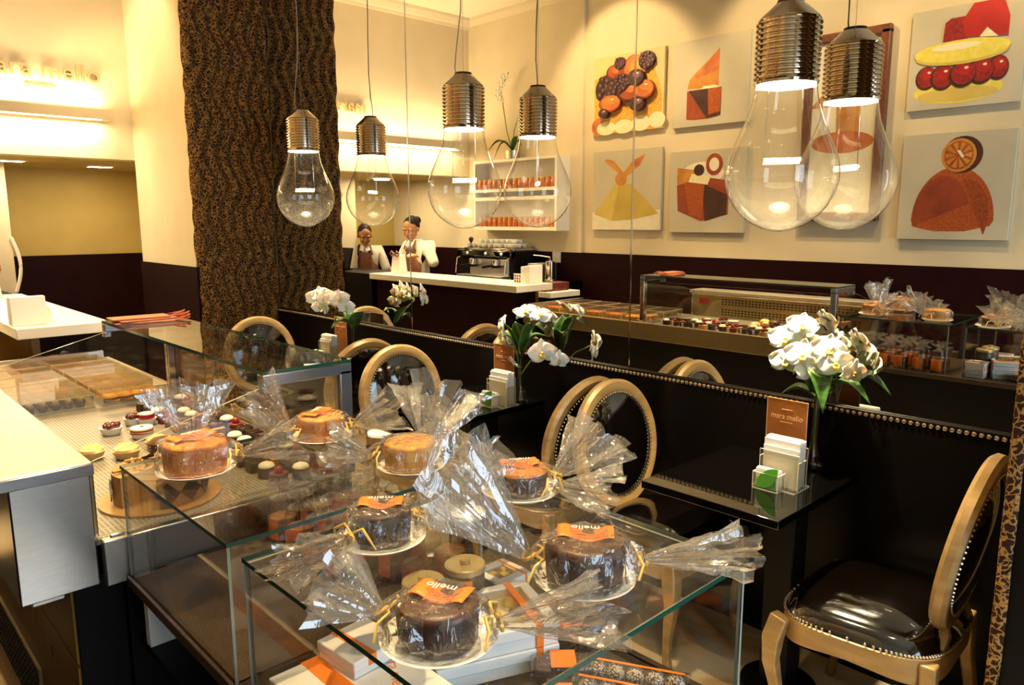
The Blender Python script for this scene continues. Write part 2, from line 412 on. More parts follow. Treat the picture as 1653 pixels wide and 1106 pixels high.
# light shelf
ls = thing('light_shelf', (-2.0, YB, 2.52), 'long cream shelf on the back wall washing it with light above and below', 'wall light')
MB().box(-3.12, -.86, 7.27, 7.44, 2.52, 2.60).build('shelf_board', CREAM, ls, bevel=.004)
MB().box(-3.0, -.95, 7.285, 7.30, 2.512, 2.52).build('light_tube', TUBEGLOW, ls)
# alcove downlights
for x, y, s in ((-.68, 8.45, 'right-hand'), (-1.5, 8.15, 'middle'), (-2.6, 8.3, 'left-hand')):
    d = thing('ceiling_downlight', (x, y, ZS-.012), {'right-hand': 'square glowing downlight under the soffit nearest the leopard curtain', 'middle': 'square glowing downlight under the soffit above the cream door', 'left-hand': 'square glowing downlight over the staff behind the counter'}[s], 'ceiling light', 'downlights under the soffit')
    MB().box(x-.12, x+.12, y-.075, y+.075, ZS-.012, ZS).build('frame', CREAM, d)
    MB().box(x-.10, x+.10, y-.06, y+.06, ZS-.014, ZS-.012).build('diffuser', LAMPGLOW, d)
# twin ceiling spots
for i, (l, t, p, a) in enumerate(SPOTS):
    x, y, z = l
    d = thing('ceiling_spotlight', (x, y, ZC), 'white twin spotlight set in the cream ceiling', 'ceiling light', 'twin ceiling spotlights')
    for s in (-.07, .07): MB().lathe([(.05, ZC-.03), (.055, ZC-.03), (.055, ZC), (.05, ZC)], 16, (x, y+s+.16, 0), cap=False).build('lamp_ring', CEIL, d)
    m = MB(); m.box(x-.08, x+.08, y+.02, y+.30, ZC-.006, ZC).build('housing', CEIL, d)
    for s in (-.07, .07): MB().cyl(.045, ZC-.012, ZC-.008, 16, (x, y+s+.16, 0)).build('glowing_bulb', LAMPGLOW, d)
# mirror panels
for i, (y0, y1, lab) in enumerate(((4.135, 6.06, 'tall mirror panel between the leopard curtain and the first seam, showing the two staff'),
                                 (2.285, 4.13, 'middle mirror panel reflecting the orange jar shelf and white counter'),
                                 (.49, 2.28, 'wide mirror panel at the right reflecting the dessert pictures and cake cases'))):
    tag(MB().box(0, .02, y0, y1, .90, ZC-.01).build('wall_mirror', MIRROR), lab, 'mirror', 'wall mirrors above the padded panel')
for i, y in enumerate((2.2825, 4.1325)):
    struct('trim_%d' % (4+i), MB().box(-.003, .02, y-.0035, y+.0035, .92, ZC-.01), CHROME)
# leopard curtains
def curtain(name, x0, x1, y, label, amp=.013, per=.098, side=1):
    def fn(u, v):
        x = x0+(x1-x0)*u; z = ZF+.002+(ZC-.004-ZF)*v
        ph = 2.5*math.sin(2*PI*z/.50+x*1.5)+.5*math.sin(2*PI*z/.27+1+x*9)
        back = .05*(max(0, .07-u)/.07)**2
        return (x, y+back-side*(amp+amp*math.sin(2*PI*x/per+ph)+.003*math.sin(z*31+x*70)), z)
    m = MB().grid(fn, 130, 260)
    o = m.build(name, LEOP, smooth=80, loc=((x0+x1)/2, y, 0), solid=.012)
    return tag(o, label, 'curtain')
curtain('leopard_curtain', -.67, -.003, 6.09, 'ruched brown leopard print curtain covering the far pillar')
def cfn(u, v):
    z = ZF+.002+(ZC-.004-ZF)*v
    prof = [(-.06, .455), (-.30, .46), (-.56, .468), (-.635, .478), (-.662, .470), (-.664, .455), (-.654, .447)]
    t = u*(len(prof)-1); i = min(int(t), len(prof)-2); k = t-i
    a, b = prof[i], prof[i+1]
    x, y = a[0]+(b[0]-a[0])*k, a[1]+(b[1]-a[1])*k
    return (x, y+.003*math.sin(u*60+.8*math.sin(z*9)), z)
tag(MB().grid(cfn, 60, 160).build('leopard_curtain', LEOP, smooth=80, solid=.008, loc=(-.6, .4, 0)), 'leopard print cloth edge hanging at the far right in the foreground', 'curtain')

# back wall sign
def wall_sign():
    s = thing('shop_sign', (-1.36, YB, 2.80), 'raised lettering of the shop name on the bright back wall', 'sign')
    m = MB(); text_into(m, 'mara mello', .205, frame_mat((-1.36, YB-.02, 2.84), (1, 0, 0), (0, 0, 1)), .012)
    m.build('name_letters', SIGNL, s)
    m = MB(); text_into(m, 'boulangerie', .05, frame_mat((-1.36, YB-.008, 2.765), (1, 0, 0), (0, 0, 1)), .004)
    m.build('small_letters', SIGNL, s)
wall_sign()
# tall cream door panel in the alcove
dr = struct('door_1', MB().box(-2.32, -1.49, 8.50, 8.56, ZF, ZS), CREAM)
m = MB(); text_into(m, 'mello', .12, frame_mat((-2.0, 8.495, 1.95), (1, 0, 0), (0, 0, 1)), .003); m.build('door_lettering', SIGNL, dr)
m = MB(); m.tube([(-1.475, 8.47, 1.20+.25*math.cos(t)*0 + .30*k/12) for k, t in enumerate([0]*13)], .012)
hnd = MB(); hnd.tube([(-1.50+.055*math.sin(PI*k/14), 8.48, .98+.52*k/14) for k in range(15)], .016, 10)
hnd.build('door_handle', WHITE, dr)
# wall outlet
ou = thing('wall_outlet', (XW+.02, 5.92, 1.23), 'white socket plate on the dark wainscot beside the coffee machine', 'outlet')
MB().box(XW+.02, XW+.03, 5.855, 5.985, 1.165, 1.305).build('cover_plate', WHITE, ou, bevel=.004)
MB().box(XW+.03, XW+.034, 5.89, 5.95, 1.215, 1.255).build('socket', PAPER, ou)

# ------------------------------------------------------------------ padded wall panel
bq = thing('upholstered_panel', (-.012, 3.25, ZF), 'long padded black leather wall panel with a brass nailhead edge under the mirror', 'wall panel')
MB().box(-.022, -.003, .49, 6.05, -.08, .908).build('padding', LEATHER, bq, bevel=.006, bseg=3)
MB().box(-.02, -.003, .49, 6.05, ZF, -.08).build('plinth', BLACK, bq)
m = MB()
y = .51
while y < 6.04:
    m.ell((-.024, y, .891), (.006, .0095, .0095), 8, 5); y += .0235
tag(m.build('nailhead_trim', NAIL, bq), 'row of brass nailheads')

# ------------------------------------------------------------------ chairs (origin: floor under the seat, front towards -y)
def make_chair():
    t = thing('medallion_chair', (0, 0, 0), 'x', 'chair', 'medallion chairs at the tables')
    cz, rx, rz, yb, tilt = .735, .232, .240, .235, R(9)
    def bp(a, ex=0, d=0):   # point on the tilted oval
        x = (rx+ex)*math.cos(a); z = (rz+ex)*math.sin(a)
        return Vector((x, yb+math.sin(tilt)*z+math.cos(tilt)*d, cz+math.cos(tilt)*z-math.sin(tilt)*d))
    n = 56; prof = [(-.025, -.015), (-.012, -.022), (.014, -.022), (.026, -.010), (.026, .010), (.014, .022), (-.012, .022), (-.025, .015)]
    v = []; f = []; k = len(prof)
    for i in range(n):
        a = 2*PI*i/n
        for (e, d) in prof: v.append(bp(a, e+.002, d))
    for i in range(n):
        for j in range(k): f.append((i*k+j, i*k+(j+1) % k, ((i+1) % n)*k+(j+1) % k, ((i+1) % n)*k+j))
    MB().add(v, f).build('back_frame', GOLD, t, smooth=40)
    v = []; f = []; rings = 8
    for side in (-1, 1):
        o = len(v)
        for q in range(rings+1):
            s = q/rings
            for i in range(n):
                a = 2*PI*i/n; p = bp(a, 0, 0)-bp(a, -rx, 0) if False else None
                x = (rx-.018)*math.cos(a)*s; z = (rz-.018)*math.sin(a)*s; d = side*(.012+.034*(1-s**2.6))
                v.append(Vector((x, yb+math.sin(tilt)*z+math.cos(tilt)*d, cz+math.cos(tilt)*z-math.sin(tilt)*d)))
        for q in range(rings):
            for i in range(n):
                f.append((o+q*n+i, o+q*n+(i+1) % n, o+(q+1)*n+(i+1) % n, o+(q+1)*n+i))
    MB().add(v, f).build('back_cushion', PATENT, t, smooth=60)
    for side in (-1, 1):
        m = MB()
        for i in range(84):
            p = bp(2*PI*i/84, -.026, side*.021); m.ell(p, (.0048, .0048, .0048), 6, 4)
        m.build('nailhead_trim', NAIL, t)
    for s in (-1, 1):
        m = MB(); m.sweep([bp(R(-90+s*22), -.006, 0), Vector((s*.10, .215, .475)), Vector((s*.13, .21, .44))], [(-.018, -.014), (.018, -.014), (.018, .014), (-.018, .014)], up=(0, 1, 0))
        m.build('back_support', GOLD, t, bevel=.004)
    # seat rail, cushion
    def seat_pt(a, r=1.0):
        c, s_ = math.cos(a), math.sin(a); e = .55
        x = .268*r*(abs(c)**e)*(1 if c > 0 else -1); y = .238*r*(abs(s_)**e)*(1 if s_ > 0 else -1)
        x *= 1-.10*(y+.24)/.48
        return x, y
    N = 64
    m = MB(); v = []; f = []
    for z, r in ((.375, .985), (.385, 1.0), (.435, 1.0), (.440, .97)):
        for i in range(N): x, y = seat_pt(2*PI*i/N, r); v.append((x, y, z-(.018*abs(math.sin(2*PI*i/N*2)) if z < .38 else 0)))
    for q in range(3):
        for i in range(N): f.append((q*N+i, q*N+(i+1) % N, (q+1)*N+(i+1) % N, (q+1)*N+i))
    f += [tuple(reversed(range(N))), tuple(3*N+i for i in range(N))]
    m.add(v, f).build('seat_rail', GOLD, t, smooth=40)
    m = MB(); v = []; f = []; K = 10
    for q in range(K+1):
        s = q/K
        for i in range(N):
            x, y = seat_pt(2*PI*i/N, .985*(1-s)**.8 if s < 1 else 0); z = .438+.030*min(1, s*9)+.055*(1-(1-s)**2)
            v.append((x, y, z))
    for q in range(K):
        for i in range(N): f.append((q*N+i, q*N+(i+1) % N, (q+1)*N+(i+1) % N, (q+1)*N+i))
    m.add(v, f).build('seat_cushion', PATENT, t, smooth=60)
    m = MB()
    for i in range(110): x, y = seat_pt(2*PI*i/110, .995); m.ell((x, y, .446), (.005, .005, .005), 6, 4)
    m.build('seat_nailheads', NAIL, t)
    pr = [(-.022, -.022), (.022, -.022), (.022, .022), (-.022, .022)]
    for sx in (-1, 1):
        pth = [(sx*.235, -.205, .43), (sx*.25, -.222, .36), (sx*.25, -.225, .28), (sx*.238, -.205, .17), (sx*.235, -.20, .08), (sx*.243, -.215, .0)]
        MB().sweep(pth, pr, up=(0, 1, 0), scales=[1.25, 1.25, 1.0, .72, .6, .72]).build('leg', GOLD, t, bevel=.006)
        pth = [(sx*.20, .205, .43), (sx*.205, .212, .30), (sx*.212, .235, .15), (sx*.22, .27, 0)]
        MB().sweep(pth, pr, up=(0, 1, 0), scales=[1.0, .9, .75, .68]).build('leg', GOLD, t, bevel=.006)
    return t
ch = make_chair()
ch.scale = (RS, RS, RS)
place(ch, 0, (-.385, .875, ZF), PI+R(2), 'gold framed black chair at lower right with its seat in view facing the nearest table')
for x, y, r, lab in ((-.345, 1.815, 0, 'gold oval-backed chair with padded front in full view between the near and middle tables'),
                  (-.36, 2.515, PI, 'oval-backed chair seen from behind, back to back with the chair at the nearest table'),
                  (-.485, 3.32, 0, 'gold oval-backed chair facing the middle table, behind the steel corner of the glass case'),
                  (-.485, 4.24, PI, 'oval-backed chair at the farthest table, back to back with the middle table chair'),
                  (-.49, 5.18, 0, 'farthest oval-backed chair in front of the leopard curtain, seen over the glass case')):
    place(ch, 1, (x, y, ZF), r, lab)

# ------------------------------------------------------------------ tables
def make_table():
    t = thing('cafe_table', (0, 0, 0), 'x', 'table', 'black tables along the mirror wall')
    MB().box(-.305, .305, -.254, .254, .722, .75).build('tabletop', LACQ, t, bevel=.002)
    MB().box(-.05, .05, -.19, -.09, .03, .722).build('pedestal', BLACK, t, bevel=.004)
    MB().cyl(.13, 0, .03, 32, (0, -.14, 0)).build('base_plate', BLACK, t, bevel=.004)
    return t
tb = make_table()
TY = (1.385, 3.137, 4.89)
tb.scale = (RS, RS, RS)
for i, (y, lab) in enumerate(zip(TY, ('nearest glossy black table, with its whole top in view at the right', 'middle glossy black table, half hidden behind the wrapped cakes', 'farthest glossy black table beside the leopard curtain'))):
    place(tb, i, (-.366, y, ZF), 0, lab)

# ------------------------------------------------------------------ table-top things: acrylic napkin holder, napkins, leaf packs, menu card, vase, orchid
def make_holder():
    t = thing('napkin_holder', (0, 0, 0), 'x', 'napkin holder', 'acrylic napkin holders on the tables')
    m = MB()
    m.pane(-.055, .055, -.075, .075, 0, .004)
    m.pane(-.030, -.027, -.072, .068, .004, .125).pane(.032, .035, -.072, .068, .004, .14)
    m.pane(-.030, .035, -.072, -.069, .004, .10).pane(-.030, .035, .065, .068, .004, .10)
    m.build('napkin_tray', [ACRYL, ACEDGE], t)
    m = MB(); m.pane(-.085, -.082, -.03, .062, .0, .058).pane(-.085, -.032, .059, .062, 0, .058).pane(-.085, -.032, -.03, -.027, 0, .058).pane(-.085, -.032, -.03, .062, 0, .003)
    m.build('sachet_tray', [ACRYL, ACEDGE], t)
    return t
def make_napkins():
    m = MB(); r = random.Random(3)
    for i in range(16):
        x = -.026+i*.0036; m.box(x, x+.003, -.062+r.uniform(-.004, .004), .06+r.uniform(-.004, .003), 0, .155+r.uniform(-.006, .012)-(.02 if i < 3 else 0))
    return tag(m.build('napkin_stack', PAPER), 'x', 'napkins', 'napkin stacks in the holders')
def make_packs():
    t = thing('leaf_printed_sachet', (0, 0, 0), 'x', 'sachet', 'green leaf sachets in the holders')
    m = MB(); r = random.Random(5)
    for i in range(7):
        x = -.043+i*.0065; m.box(x, x+.002, -.022+r.uniform(-.003, .003), .052, 0, .062+r.uniform(-.004, .008))
    m.build('packets', PAPER, t)
    p = [(-.022, .004), (-.020, .060), (.012, .050), (.046, .018), (.052, .002), (.02, .001)]
    m = MB(); m.prism([(a, b) for a, b in p], -.0475, -.046, 'x')
    m.prism([(-.030, .078), (-.026, .045), (-.010, .018), (.018, .004), (.046, .002), (.044, .026), (.030, .052), (.006, .070), (-.016, .078)], -.0515, -.049, 'x')
    m.build('printed_leaf', mat('leaf_print_green', (.10, .42, .03), .4), t)
    return t
def make_menu():
    t = thing('menu_card', (0, 0, 0), 'x', 'menu card', 'brown menu cards on the tables')
    MB().box(0, .004, -.075, .075, 0, .275).build('card', MENUBR, t)
    m = MB(); text_into(m, 'mara mello', .026, frame_mat((-.0015, 0, .205), (0, -1, 0), (0, 0, 1)), .0005)
    m.box(-.001, 0, -.02, .02, .238, .240).box(-.001, 0, -.022, .022, .192, .194)
    m.box(-.0008, 0, -.075, -.073, 0, .275).box(-.0008, 0, .073, .075, 0, .275).box(-.0008, 0, -.075, .075, .2735, .275)
    m.build('printed_name', LETTER, t)
    return t
VASEG = clearmat('vase_glass', (.88, .88, .84), 0, 1.6, boost=1.5)
def make_vase():
    m = MB(); prof = [(.034, 0), (.038, .006), (.037, .022), (.031, .034), (.022, .05), (.016, .075), (.0125, .12), (.0135, .20), (.017, .245), (.019, .26)]
    m.lathe(prof, 24, cap=True, mi=0)
    m.lathe([(r*.72, z+.03) for r, z in prof[2:9]], 20)
    o = m.build('bud_vase', VASEG, smooth=60)
    return tag(o, 'x', 'vase', 'glass bud vases on the tables')
def flower_into(pm, ym, c, d, size, r):
    d = Vector(d).normalized(); a = d.cross(Vector((0, 0, 1)));
    if a.length < .1: a = Vector((1, 0, 0))
    a.normalize(); b = a.cross(d).normalized(); c = Vector(c)
    rot0 = r.uniform(-.3, .3)
    def petal(ang, L, W, cup):
        ang += rot0
        e = a*math.cos(ang)+b*math.sin(ang); s = e.cross(d)
        def fn(u, v):
            w_ = W*math.sin(PI*min(1, .10+.90*v)**.72)**.8*(2*u-1)
            return c+e*(L*v)+s*w_+d*(cup*L*v*v-.25*abs(w_)*(1-v)+.12*L*math.sin(v*3+u*4))
        pm.grid(fn, 7, 8)
    for q in (90, 210, 330): petal(R(q), size, size*.42, -.15)
    for q in (10, 170): petal(R(q), size*1.08, size*.68, .10)
    ym.ell(c+d*.006, (size*.13, size*.13, size*.13), 8, 6)
    def lip(u, v): return c+d*(.2*size*math.sin(PI*v)+.05*size)-b*(size*.42*v)+a*(size*.2*(2*u-1)*(1-.5*v))
    ym.grid(lip, 5, 5)
def leaf_into(m, base, tip, width, sag, up=(0, 0, 1)):
    A, B = Vector(base), Vector(tip); d = B-A; s = d.cross(Vector(up));
    if s.length < 1e-3: s = Vector((1, 0, 0))
    s.normalize(); n = s.cross(d).normalized()
    def fn(u, v):
        w_ = width*math.sin(PI*min(1, .06+.94*v)**.85)*(2*u-1)
        return A+d*v+Vector((0, 0, sag))*math.sin(PI*v)+s*w_+n*(abs(2*u-1)*width*.45*math.sin(PI*v))
    m.grid(fn, 7, 12)
def make_orchid(i, loc, flowers, leaves, stem, label):
    t = thing('white_orchid', loc, label, 'flower', 'white orchids in the bud vases'); r = random.Random(20+i); L = Vector(loc)
    m = MB()
    for p in stem: m.tube([L+Vector(q) for q in p], .0032, 7)
    m.build('stem', LEAFY, t, smooth=60)
    for a, b, w_, sg in leaves:
        m = MB(); leaf_into(m, L+Vector(a), L+Vector(b), w_, sg); m.build('leaf', LEAF, t, smooth=80, solid=.0015)
    for c, d, s in flowers:
        pm = MB(); ym = MB(); flower_into(pm, ym, L+Vector(c), d, s, r)
        p = pm.build('flower_head', PETAL, t, smooth=80, solid=.0008); ym.build('flower_lip', PETALY, p, smooth=80)
    return t
hd, nk, pk, mn, vs = make_holder(), make_napkins(), make_packs(), make_menu(), make_vase()
for o in (hd, nk, pk, mn, vs): o.scale = (RS, RS, RS)
names = ('nearest', 'middle', 'farthest')
for i, ((hx, hy), (vx, vy), (mx_, my)) in enumerate((((-.37, 1.262), (-.085, 1.27), (-.25, 1.312)), ((-.27, 2.95), (-.165, 2.90), (-.15, 3.05)), ((-.27, 4.80), (-.18, 4.59), (-.16, 4.80)))):
    n = names[i]; z = ZF+.75*RS
    place(hd, i, (hx, hy, z), 0, 'clear acrylic napkin holder on the %s black table' % n)
    place(nk, i, (hx+.003, hy-.002, z+.005), 0, 'stack of white napkins in the holder on the %s table' % n)
    place(pk, i, (hx-.036, hy+.003, z+.004), 0, 'white sachets with a green leaf print at the front of the %s table holder' % n)
    place(mn, i, (mx_, my, z), 0, 'brown menu card with the shop name behind the napkins on the %s table' % n)
    place(vs, i, (vx, vy, z), 0, 'slender clear bud vase standing on the %s table' % n)
make_orchid(0, (-.085, 1.27, .70), [((-.03, .065, .53), (-.7, -.5, .4), .062), ((-.03, .13, .47), (-.85, -.2, .2), .07), ((-.09, .03, .42), (-.8, -.5, .2), .072),
    ((-.06, -.06, .45), (-.7, -.6, .3), .07), ((-.06, -.09, .40), (-.8, -.6, 0), .068), ((-.05, .115, .38), (-.9, -.2, 0), .066),
    ((-.03, -.15, .37), (-.5, -.8, -.1), .055), ((.01, .02, .47), (.6, .2, .6), .05), ((-.07, .0, .36), (-.8, -.6, .1), .06)],
    [((0, .02, .30), (-.12, -.08, .21), .050, .09), ((0, 0, .25), (-.02, -.22, .25), .046, .07), ((0, 0, .24), (-.05, .13, .24), .042, .03), ((0, .02, .26), (-.10, .06, .34), .042, .05)],
    [[(0, 0, -.01), (0, .003, .15), (-.01, .0, .32), (-.03, .05, .50)], [(0.003, 0, -.01), (.003, 0, .18), (-.02, -.04, .34), (-.03, -.09, .42)]],
    'big cluster of white orchids with green leaves in the vase on the nearest table')
make_orchid(1, (-.165, 2.90, .70), [((0, -.04, .46), (-.5, -.4, .8), .066), ((.01, -.14, .45), (-.3, -.6, .8), .066), ((-.02, .13, .37), (-.8, .5, .2), .062), ((-.03, .10, .30), (-.9, .3, -.2), .058),
    ((-.05, -.22, .26), (-.8, -.5, 0), .078), ((.02, -.27, .22), (-.4, -.9, .1), .055), ((0, .05, .16), (-.6, .3, -.6), .05)],
    [((0, 0, .20), (-.08, .06, .40), .046, .02), ((0, 0, .2), (0, -.19, .36), .05, .10), ((0, 0, .2), (-.06, .10, .30), .04, .06), ((0, 0, .2), (.10, -.10, .32), .044, .05), ((0, 0, .22), (-.07, -.03, .41), .045, .03)],
    [[(0, 0, -.01), (0, 0, .18), (0, -.02, .32), (0, -.06, .42)], [(.003, 0, -.01), (0, .02, .2), (-.01, .1, .33)], [(0, 0, .1), (-.02, -.1, .2), (-.04, -.2, .25)]],
    'white orchids bunched over dark leaves in the vase on the middle table')
make_orchid(2, (-.18, 4.59, .70), [((-.17, .22, .40), (-.5, -.8, .1), .07), ((-.17, .14, .43), (-.5, -.8, .2), .07), ((-.17, .06, .42), (-.6, -.7, .1), .068), ((-.17, -.03, .41), (-.6, -.7, .1), .068), ((-.17, -.12, .42), (-.6, -.7, .1), .07),
    ((-.16, .17, .35), (-.6, -.7, -.1), .062), ((-.15, -.16, .37), (-.4, -.8, .3), .06), ((-.11, .12, .40), (.9, -.2, .1), .065), ((-.11, .02, .39), (.9, -.2, .1), .065), ((-.12, .19, .33), (.9, -.1, -.1), .06)],
    [((0, 0, .18), (-.17, .02, .20), .055, .06), ((0, 0, .18), (-.02, -.16, .33), .05, .02), ((0, 0, .18), (.10, .02, .28), .05, .06), ((0, 0, .18), (-.02, .1, .30), .045, .02)],
    [[(0, 0, -.01), (0, 0, .2), (-.05, -.02, .28), (-.12, -.08, .36), (-.15, .0, .39), (-.15, .12, .40), (-.15, .2, .36)]],
    'long arching spray of white orchids in the vase on the farthest table')

# ------------------------------------------------------------------ pendant bulbs
def make_lamp():
    t = thing('bulb_pendant', (0, 0, 0), 'x', 'pendant lamp', 'giant light bulb pendants')
    prof = [(0, 0), (.03, .003), (.06, .011), (.10, .030), (.14, .061), (.17, .097), (.19, .137), (.203, .185), (.205, .225), (.198, .265), (.182, .310), (.160, .36), (.138, .41), (.122, .455), (.113, .50), (.109, .535)]
    fine = []
    for i in range(len(prof)-1):
        for k in range(3):
            s = k/3; fine.append((prof[i][0]*(1-s)+prof[i+1][0]*s, prof[i][1]*(1-s)+prof[i+1][1]*s))
    fine.append(prof[-1])
    MB().lathe(prof, 72, cap=False).build('glass_bulb', BULB, t, smooth=180)
    cp = [(.112, .535), (.114, .545)]
    for k in range(11):
        z = .552+k*.0188; cp += [(.106, z), (.1155, z+.0055), (.1155, z+.0105), (.106, z+.0160)]
    cp += [(.110, .760), (.105, .768), (.058, .812), (.052, .818)]
    MB().lathe(cp, 64, cap=True).build('ribbed_cap', mat('warm_chrome', (.56, .47, .36), .11, 1.0), t, smooth=40)
    MB().cyl(.05, .812, .83, 32, r2=.046).build('cap_button', DARKC, t)
    MB().cyl(.106, .532, .537, 40).build('light_disc', LAMPGLOW, t)
    m = MB()
    for s in (-1, 1): m.tube([(s*.06, 0, .535), (s*.062, 0, .40), (s*.066, 0, .27)], .0013, 6)
    m.build('support_wire', CHROME, t)
    m = MB(); m.tube([(-.066+.132*i/180, .011*math.cos(i*.62), .262+.011*math.sin(i*.62)) for i in range(181)], .0019, 6)
    m.build('filament', mat('filament_glow', (1, .9, .7), .3, emit=(1, .9, .65), es=2.2), t, smooth=60)
    m = MB(); m.tube([(.035, .0, .80), (.045, .0, .86), (.035, -.01, .98), (.012, -.01, 1.15), (0, 0, 1.45), (.012, .004, 1.8), (.0, 0, 2.48)], .0035, 8)
    m.tube([(0, 0, .82), (0, 0, 2.49)], .0011, 6)
    m.build('cord', mat('lamp_cord', (.35, .28, .18), .4), t, smooth=60)
    MB().lathe([(.055, 2.47), (.055, 2.497), (.02, 2.50)], 24).build('ceiling_rose', CHROME, t)
    return t
lp = make_lamp()
for i, (y, lab) in enumerate(((1.372, 'nearest giant clear bulb pendant, hanging over the nearest table'), (3.215, 'middle giant clear bulb pendant, hanging over the middle chairs'), (5.0, 'farthest giant clear bulb pendant, hanging in front of the leopard curtain'))):
    place(lp, i, (-.288, y, 1.605), (2.04, 2.3, 2.6)[i], lab)
    spot('pendant_light', (-.288, y, 1.605+.525), (-.33, y-.06, .645), (700, 480, 420)[i], 82, .8, WARM2, .05)


# ------------------------------------------------------------------ refrigerated display case
fc = thing('refrigerated_display_case', (-2.1, 3.4, ZF), 'long steel and glass refrigerated pastry case with a raised glass top', 'display case')
MB().box(-2.46, -1.80, 2.06, 4.78, ZF, .727).build('base', BLACK, fc)
MB().box(-2.53, -1.75, 2.03, 4.77, .832, .845).build('wire_deck', DECK, fc)
MB().box(-1.76, -1.725, 2.0, 4.80, .727, .857).build('front_rail', WARMSTEEL, fc, bevel=.003)  # stainless rail, reflection of the warm surroundings put into its base colour
MB().box(-2.455, -1.76, 2.0, 2.03, .727, .848).build('end_rail', HSTEEL, fc, bevel=.003)
m = MB(); m.box(-2.52, -2.458, 2.0, 2.03, .727, .848); m.box(-2.505, -2.47, 1.993, 2.0, .855, .865); m.build('hinge_plate', STEEL, fc, bevel=.003)
MB().box(-2.53, -1.76, 4.77, 4.80, .727, .90).build('end_rail', STEEL, fc)
MB().box(-2.705, -2.53, 2.02, 3.55, .73, 1.035).build('compressor_housing', HSTEEL, fc, bevel=.004)
MB().box(-2.731, -2.527, 1.994, 2.0, 1.030, 1.0585).build('worktop_lip', DSTEEL, fc, bevel=.002)
MB().box(-2.73, -2.528, 2.0, 3.57, 1.035, 1.062).build('worktop', STEELTOP, fc, bevel=.003)
m = MB(); m.box(-2.528, -2.515, 2.06, 3.53, .85, 1.03); m.build('vent_panel', WARMSTEEL, fc, bevel=.003)
m = MB()
for k in range(38):
    y = 2.12+k*.030
    for z in (.870, .890, .910, .955, .975, .995): m.box(-2.5155, -2.5135, y, y+.018, z, z+.009)
m.build('vent_slots', BLACK, fc, smooth=0)
m = MB(); m.box(-2.5155, -2.512, 3.38, 3.46, .955, .995); m.build('control_display', RED, fc)
MB().box(-2.58, -2.46, 2.12, 4.7, ZF, .725).build('cabinet_panel', YWOOD, fc)
MB().box(-2.574, -2.455, 2.095, 2.119, ZF, .724).build('dark_void_sheet', BLACK, fc)  # black sheet standing in for the dark void at the cabinet end
MB().box(-2.581, -2.579, 2.1, 3.6, .478, .484).build('panel_groove', DARKC, fc)
m = MB()
for y, z in ((2.42, .64), (2.43, .36), (2.20, .30)): m.box(-2.582, -2.579, y, y+.012, z, z+.035)
m.build('panel_catch', DARKC, fc)
m = MB(); m.box(-2.59, -2.581, 2.62, 3.5, .0, .235)
for i in range(26):
    for j in range(9): m.box(-2.592, -2.589, 2.64+i*.033, 2.655+i*.033, .015+j*.024, .027+j*.024, 1)
m.build('vent_mesh', [WARMSTEEL, BLACK], fc, smooth=0)
m = MB(); m.box(-2.67, -2.595, 2.10, 2.25, .685, .73); m.box(-2.595, -2.53, 2.12, 2.25, .70, .73); m.build('drip_tray', STEEL, fc, bevel=.003)
m = MB(); m.tube([(-2.80, 2.7, .18+.0*k) if k == 0 else (-2.80, 2.7+.06*k, .18) for k in range(8)], .012); m.build('handle_rail', CHROME, fc)
MB().pane(-2.075, -1.785, 2.0, 3.545, 1.213, 1.224).build('glass_top', [GLASS, GEDGE], fc)
for y in (2.0, 3.505):
    MB().box(-1.825, -1.783, y, y+.038, .857, 1.19).build('post', CHROME if y > 3 else DSTEEL, fc, bevel=.003)
    m = MB(); m.box(-2.075, -1.783, y, y+.04, 1.178, 1.2125); m.box(-2.078, -2.05, y, y+.04, 1.155, 1.178); m.build('top_bar', DSTEEL, fc, bevel=.003)
    poly = [(-2.525, .86), (-2.525, 1.058), (-2.06, 1.178), (-1.828, 1.178), (-1.828, .86)]
    m = MB(); m.prism(poly, y+.014, y+.022, 'y'); m.m = [0, 0]+[1]*(len(m.m)-2)
    m.build('end_glass', [GLASS, PEDGE], fc)
MB().pane(-1.796, -1.790, 2.04, 3.505, .86, 1.176).build('front_glass', [GLASS, GEDGE], fc)

# acrylic pastry boxes with lids
def make_acbox():
    t = thing('acrylic_pastry_box', (0, 0, 0), 'x', 'pastry box', 'clear acrylic pastry boxes in the case')
    a, b, h = .136, .1, .055
    m = MB(); m.pane(-a, -a+.003, -b, b, 0, h).pane(a-.003, a, -b, b, 0, h).pane(-a, a, -b, -b+.003, 0, h).pane(-a, a, b-.003, b, 0, h).pane(-a, a, -b, b, 0, .003)
    m.build('box_body', [ACRYL, ACEDGE], t)
    MB().pane(-a-.003, a+.003, -b-.003, b+.003, h, h+.004).build('lid', [ACLID, ACEDGE], t)
    return t
def make_cupcake():
    t = thing('mini_cupcake', (0, 0, 0), 'x', 'cupcake', 'small dark cupcakes in the front pastry box')
    MB().cyl(.013, 0, .022, 14, r2=.019).build('paper_cup', CUPP, t)
    m = MB(); m.lathe([(.019, .021), (.020, .026), (.013, .036), (.004, .040), (0, .041)], 14)
    r = random.Random(1)
    for i in range(7): m.box(*(lambda a, x, y: (x-.003, x+.003, y-.0015, y+.0015, .034, .041))(0, r.uniform(-.011, .011), r.uniform(-.011, .011)), 1)
    m.build('icing', [CHOCOTOP, PETALY], t)
    return t
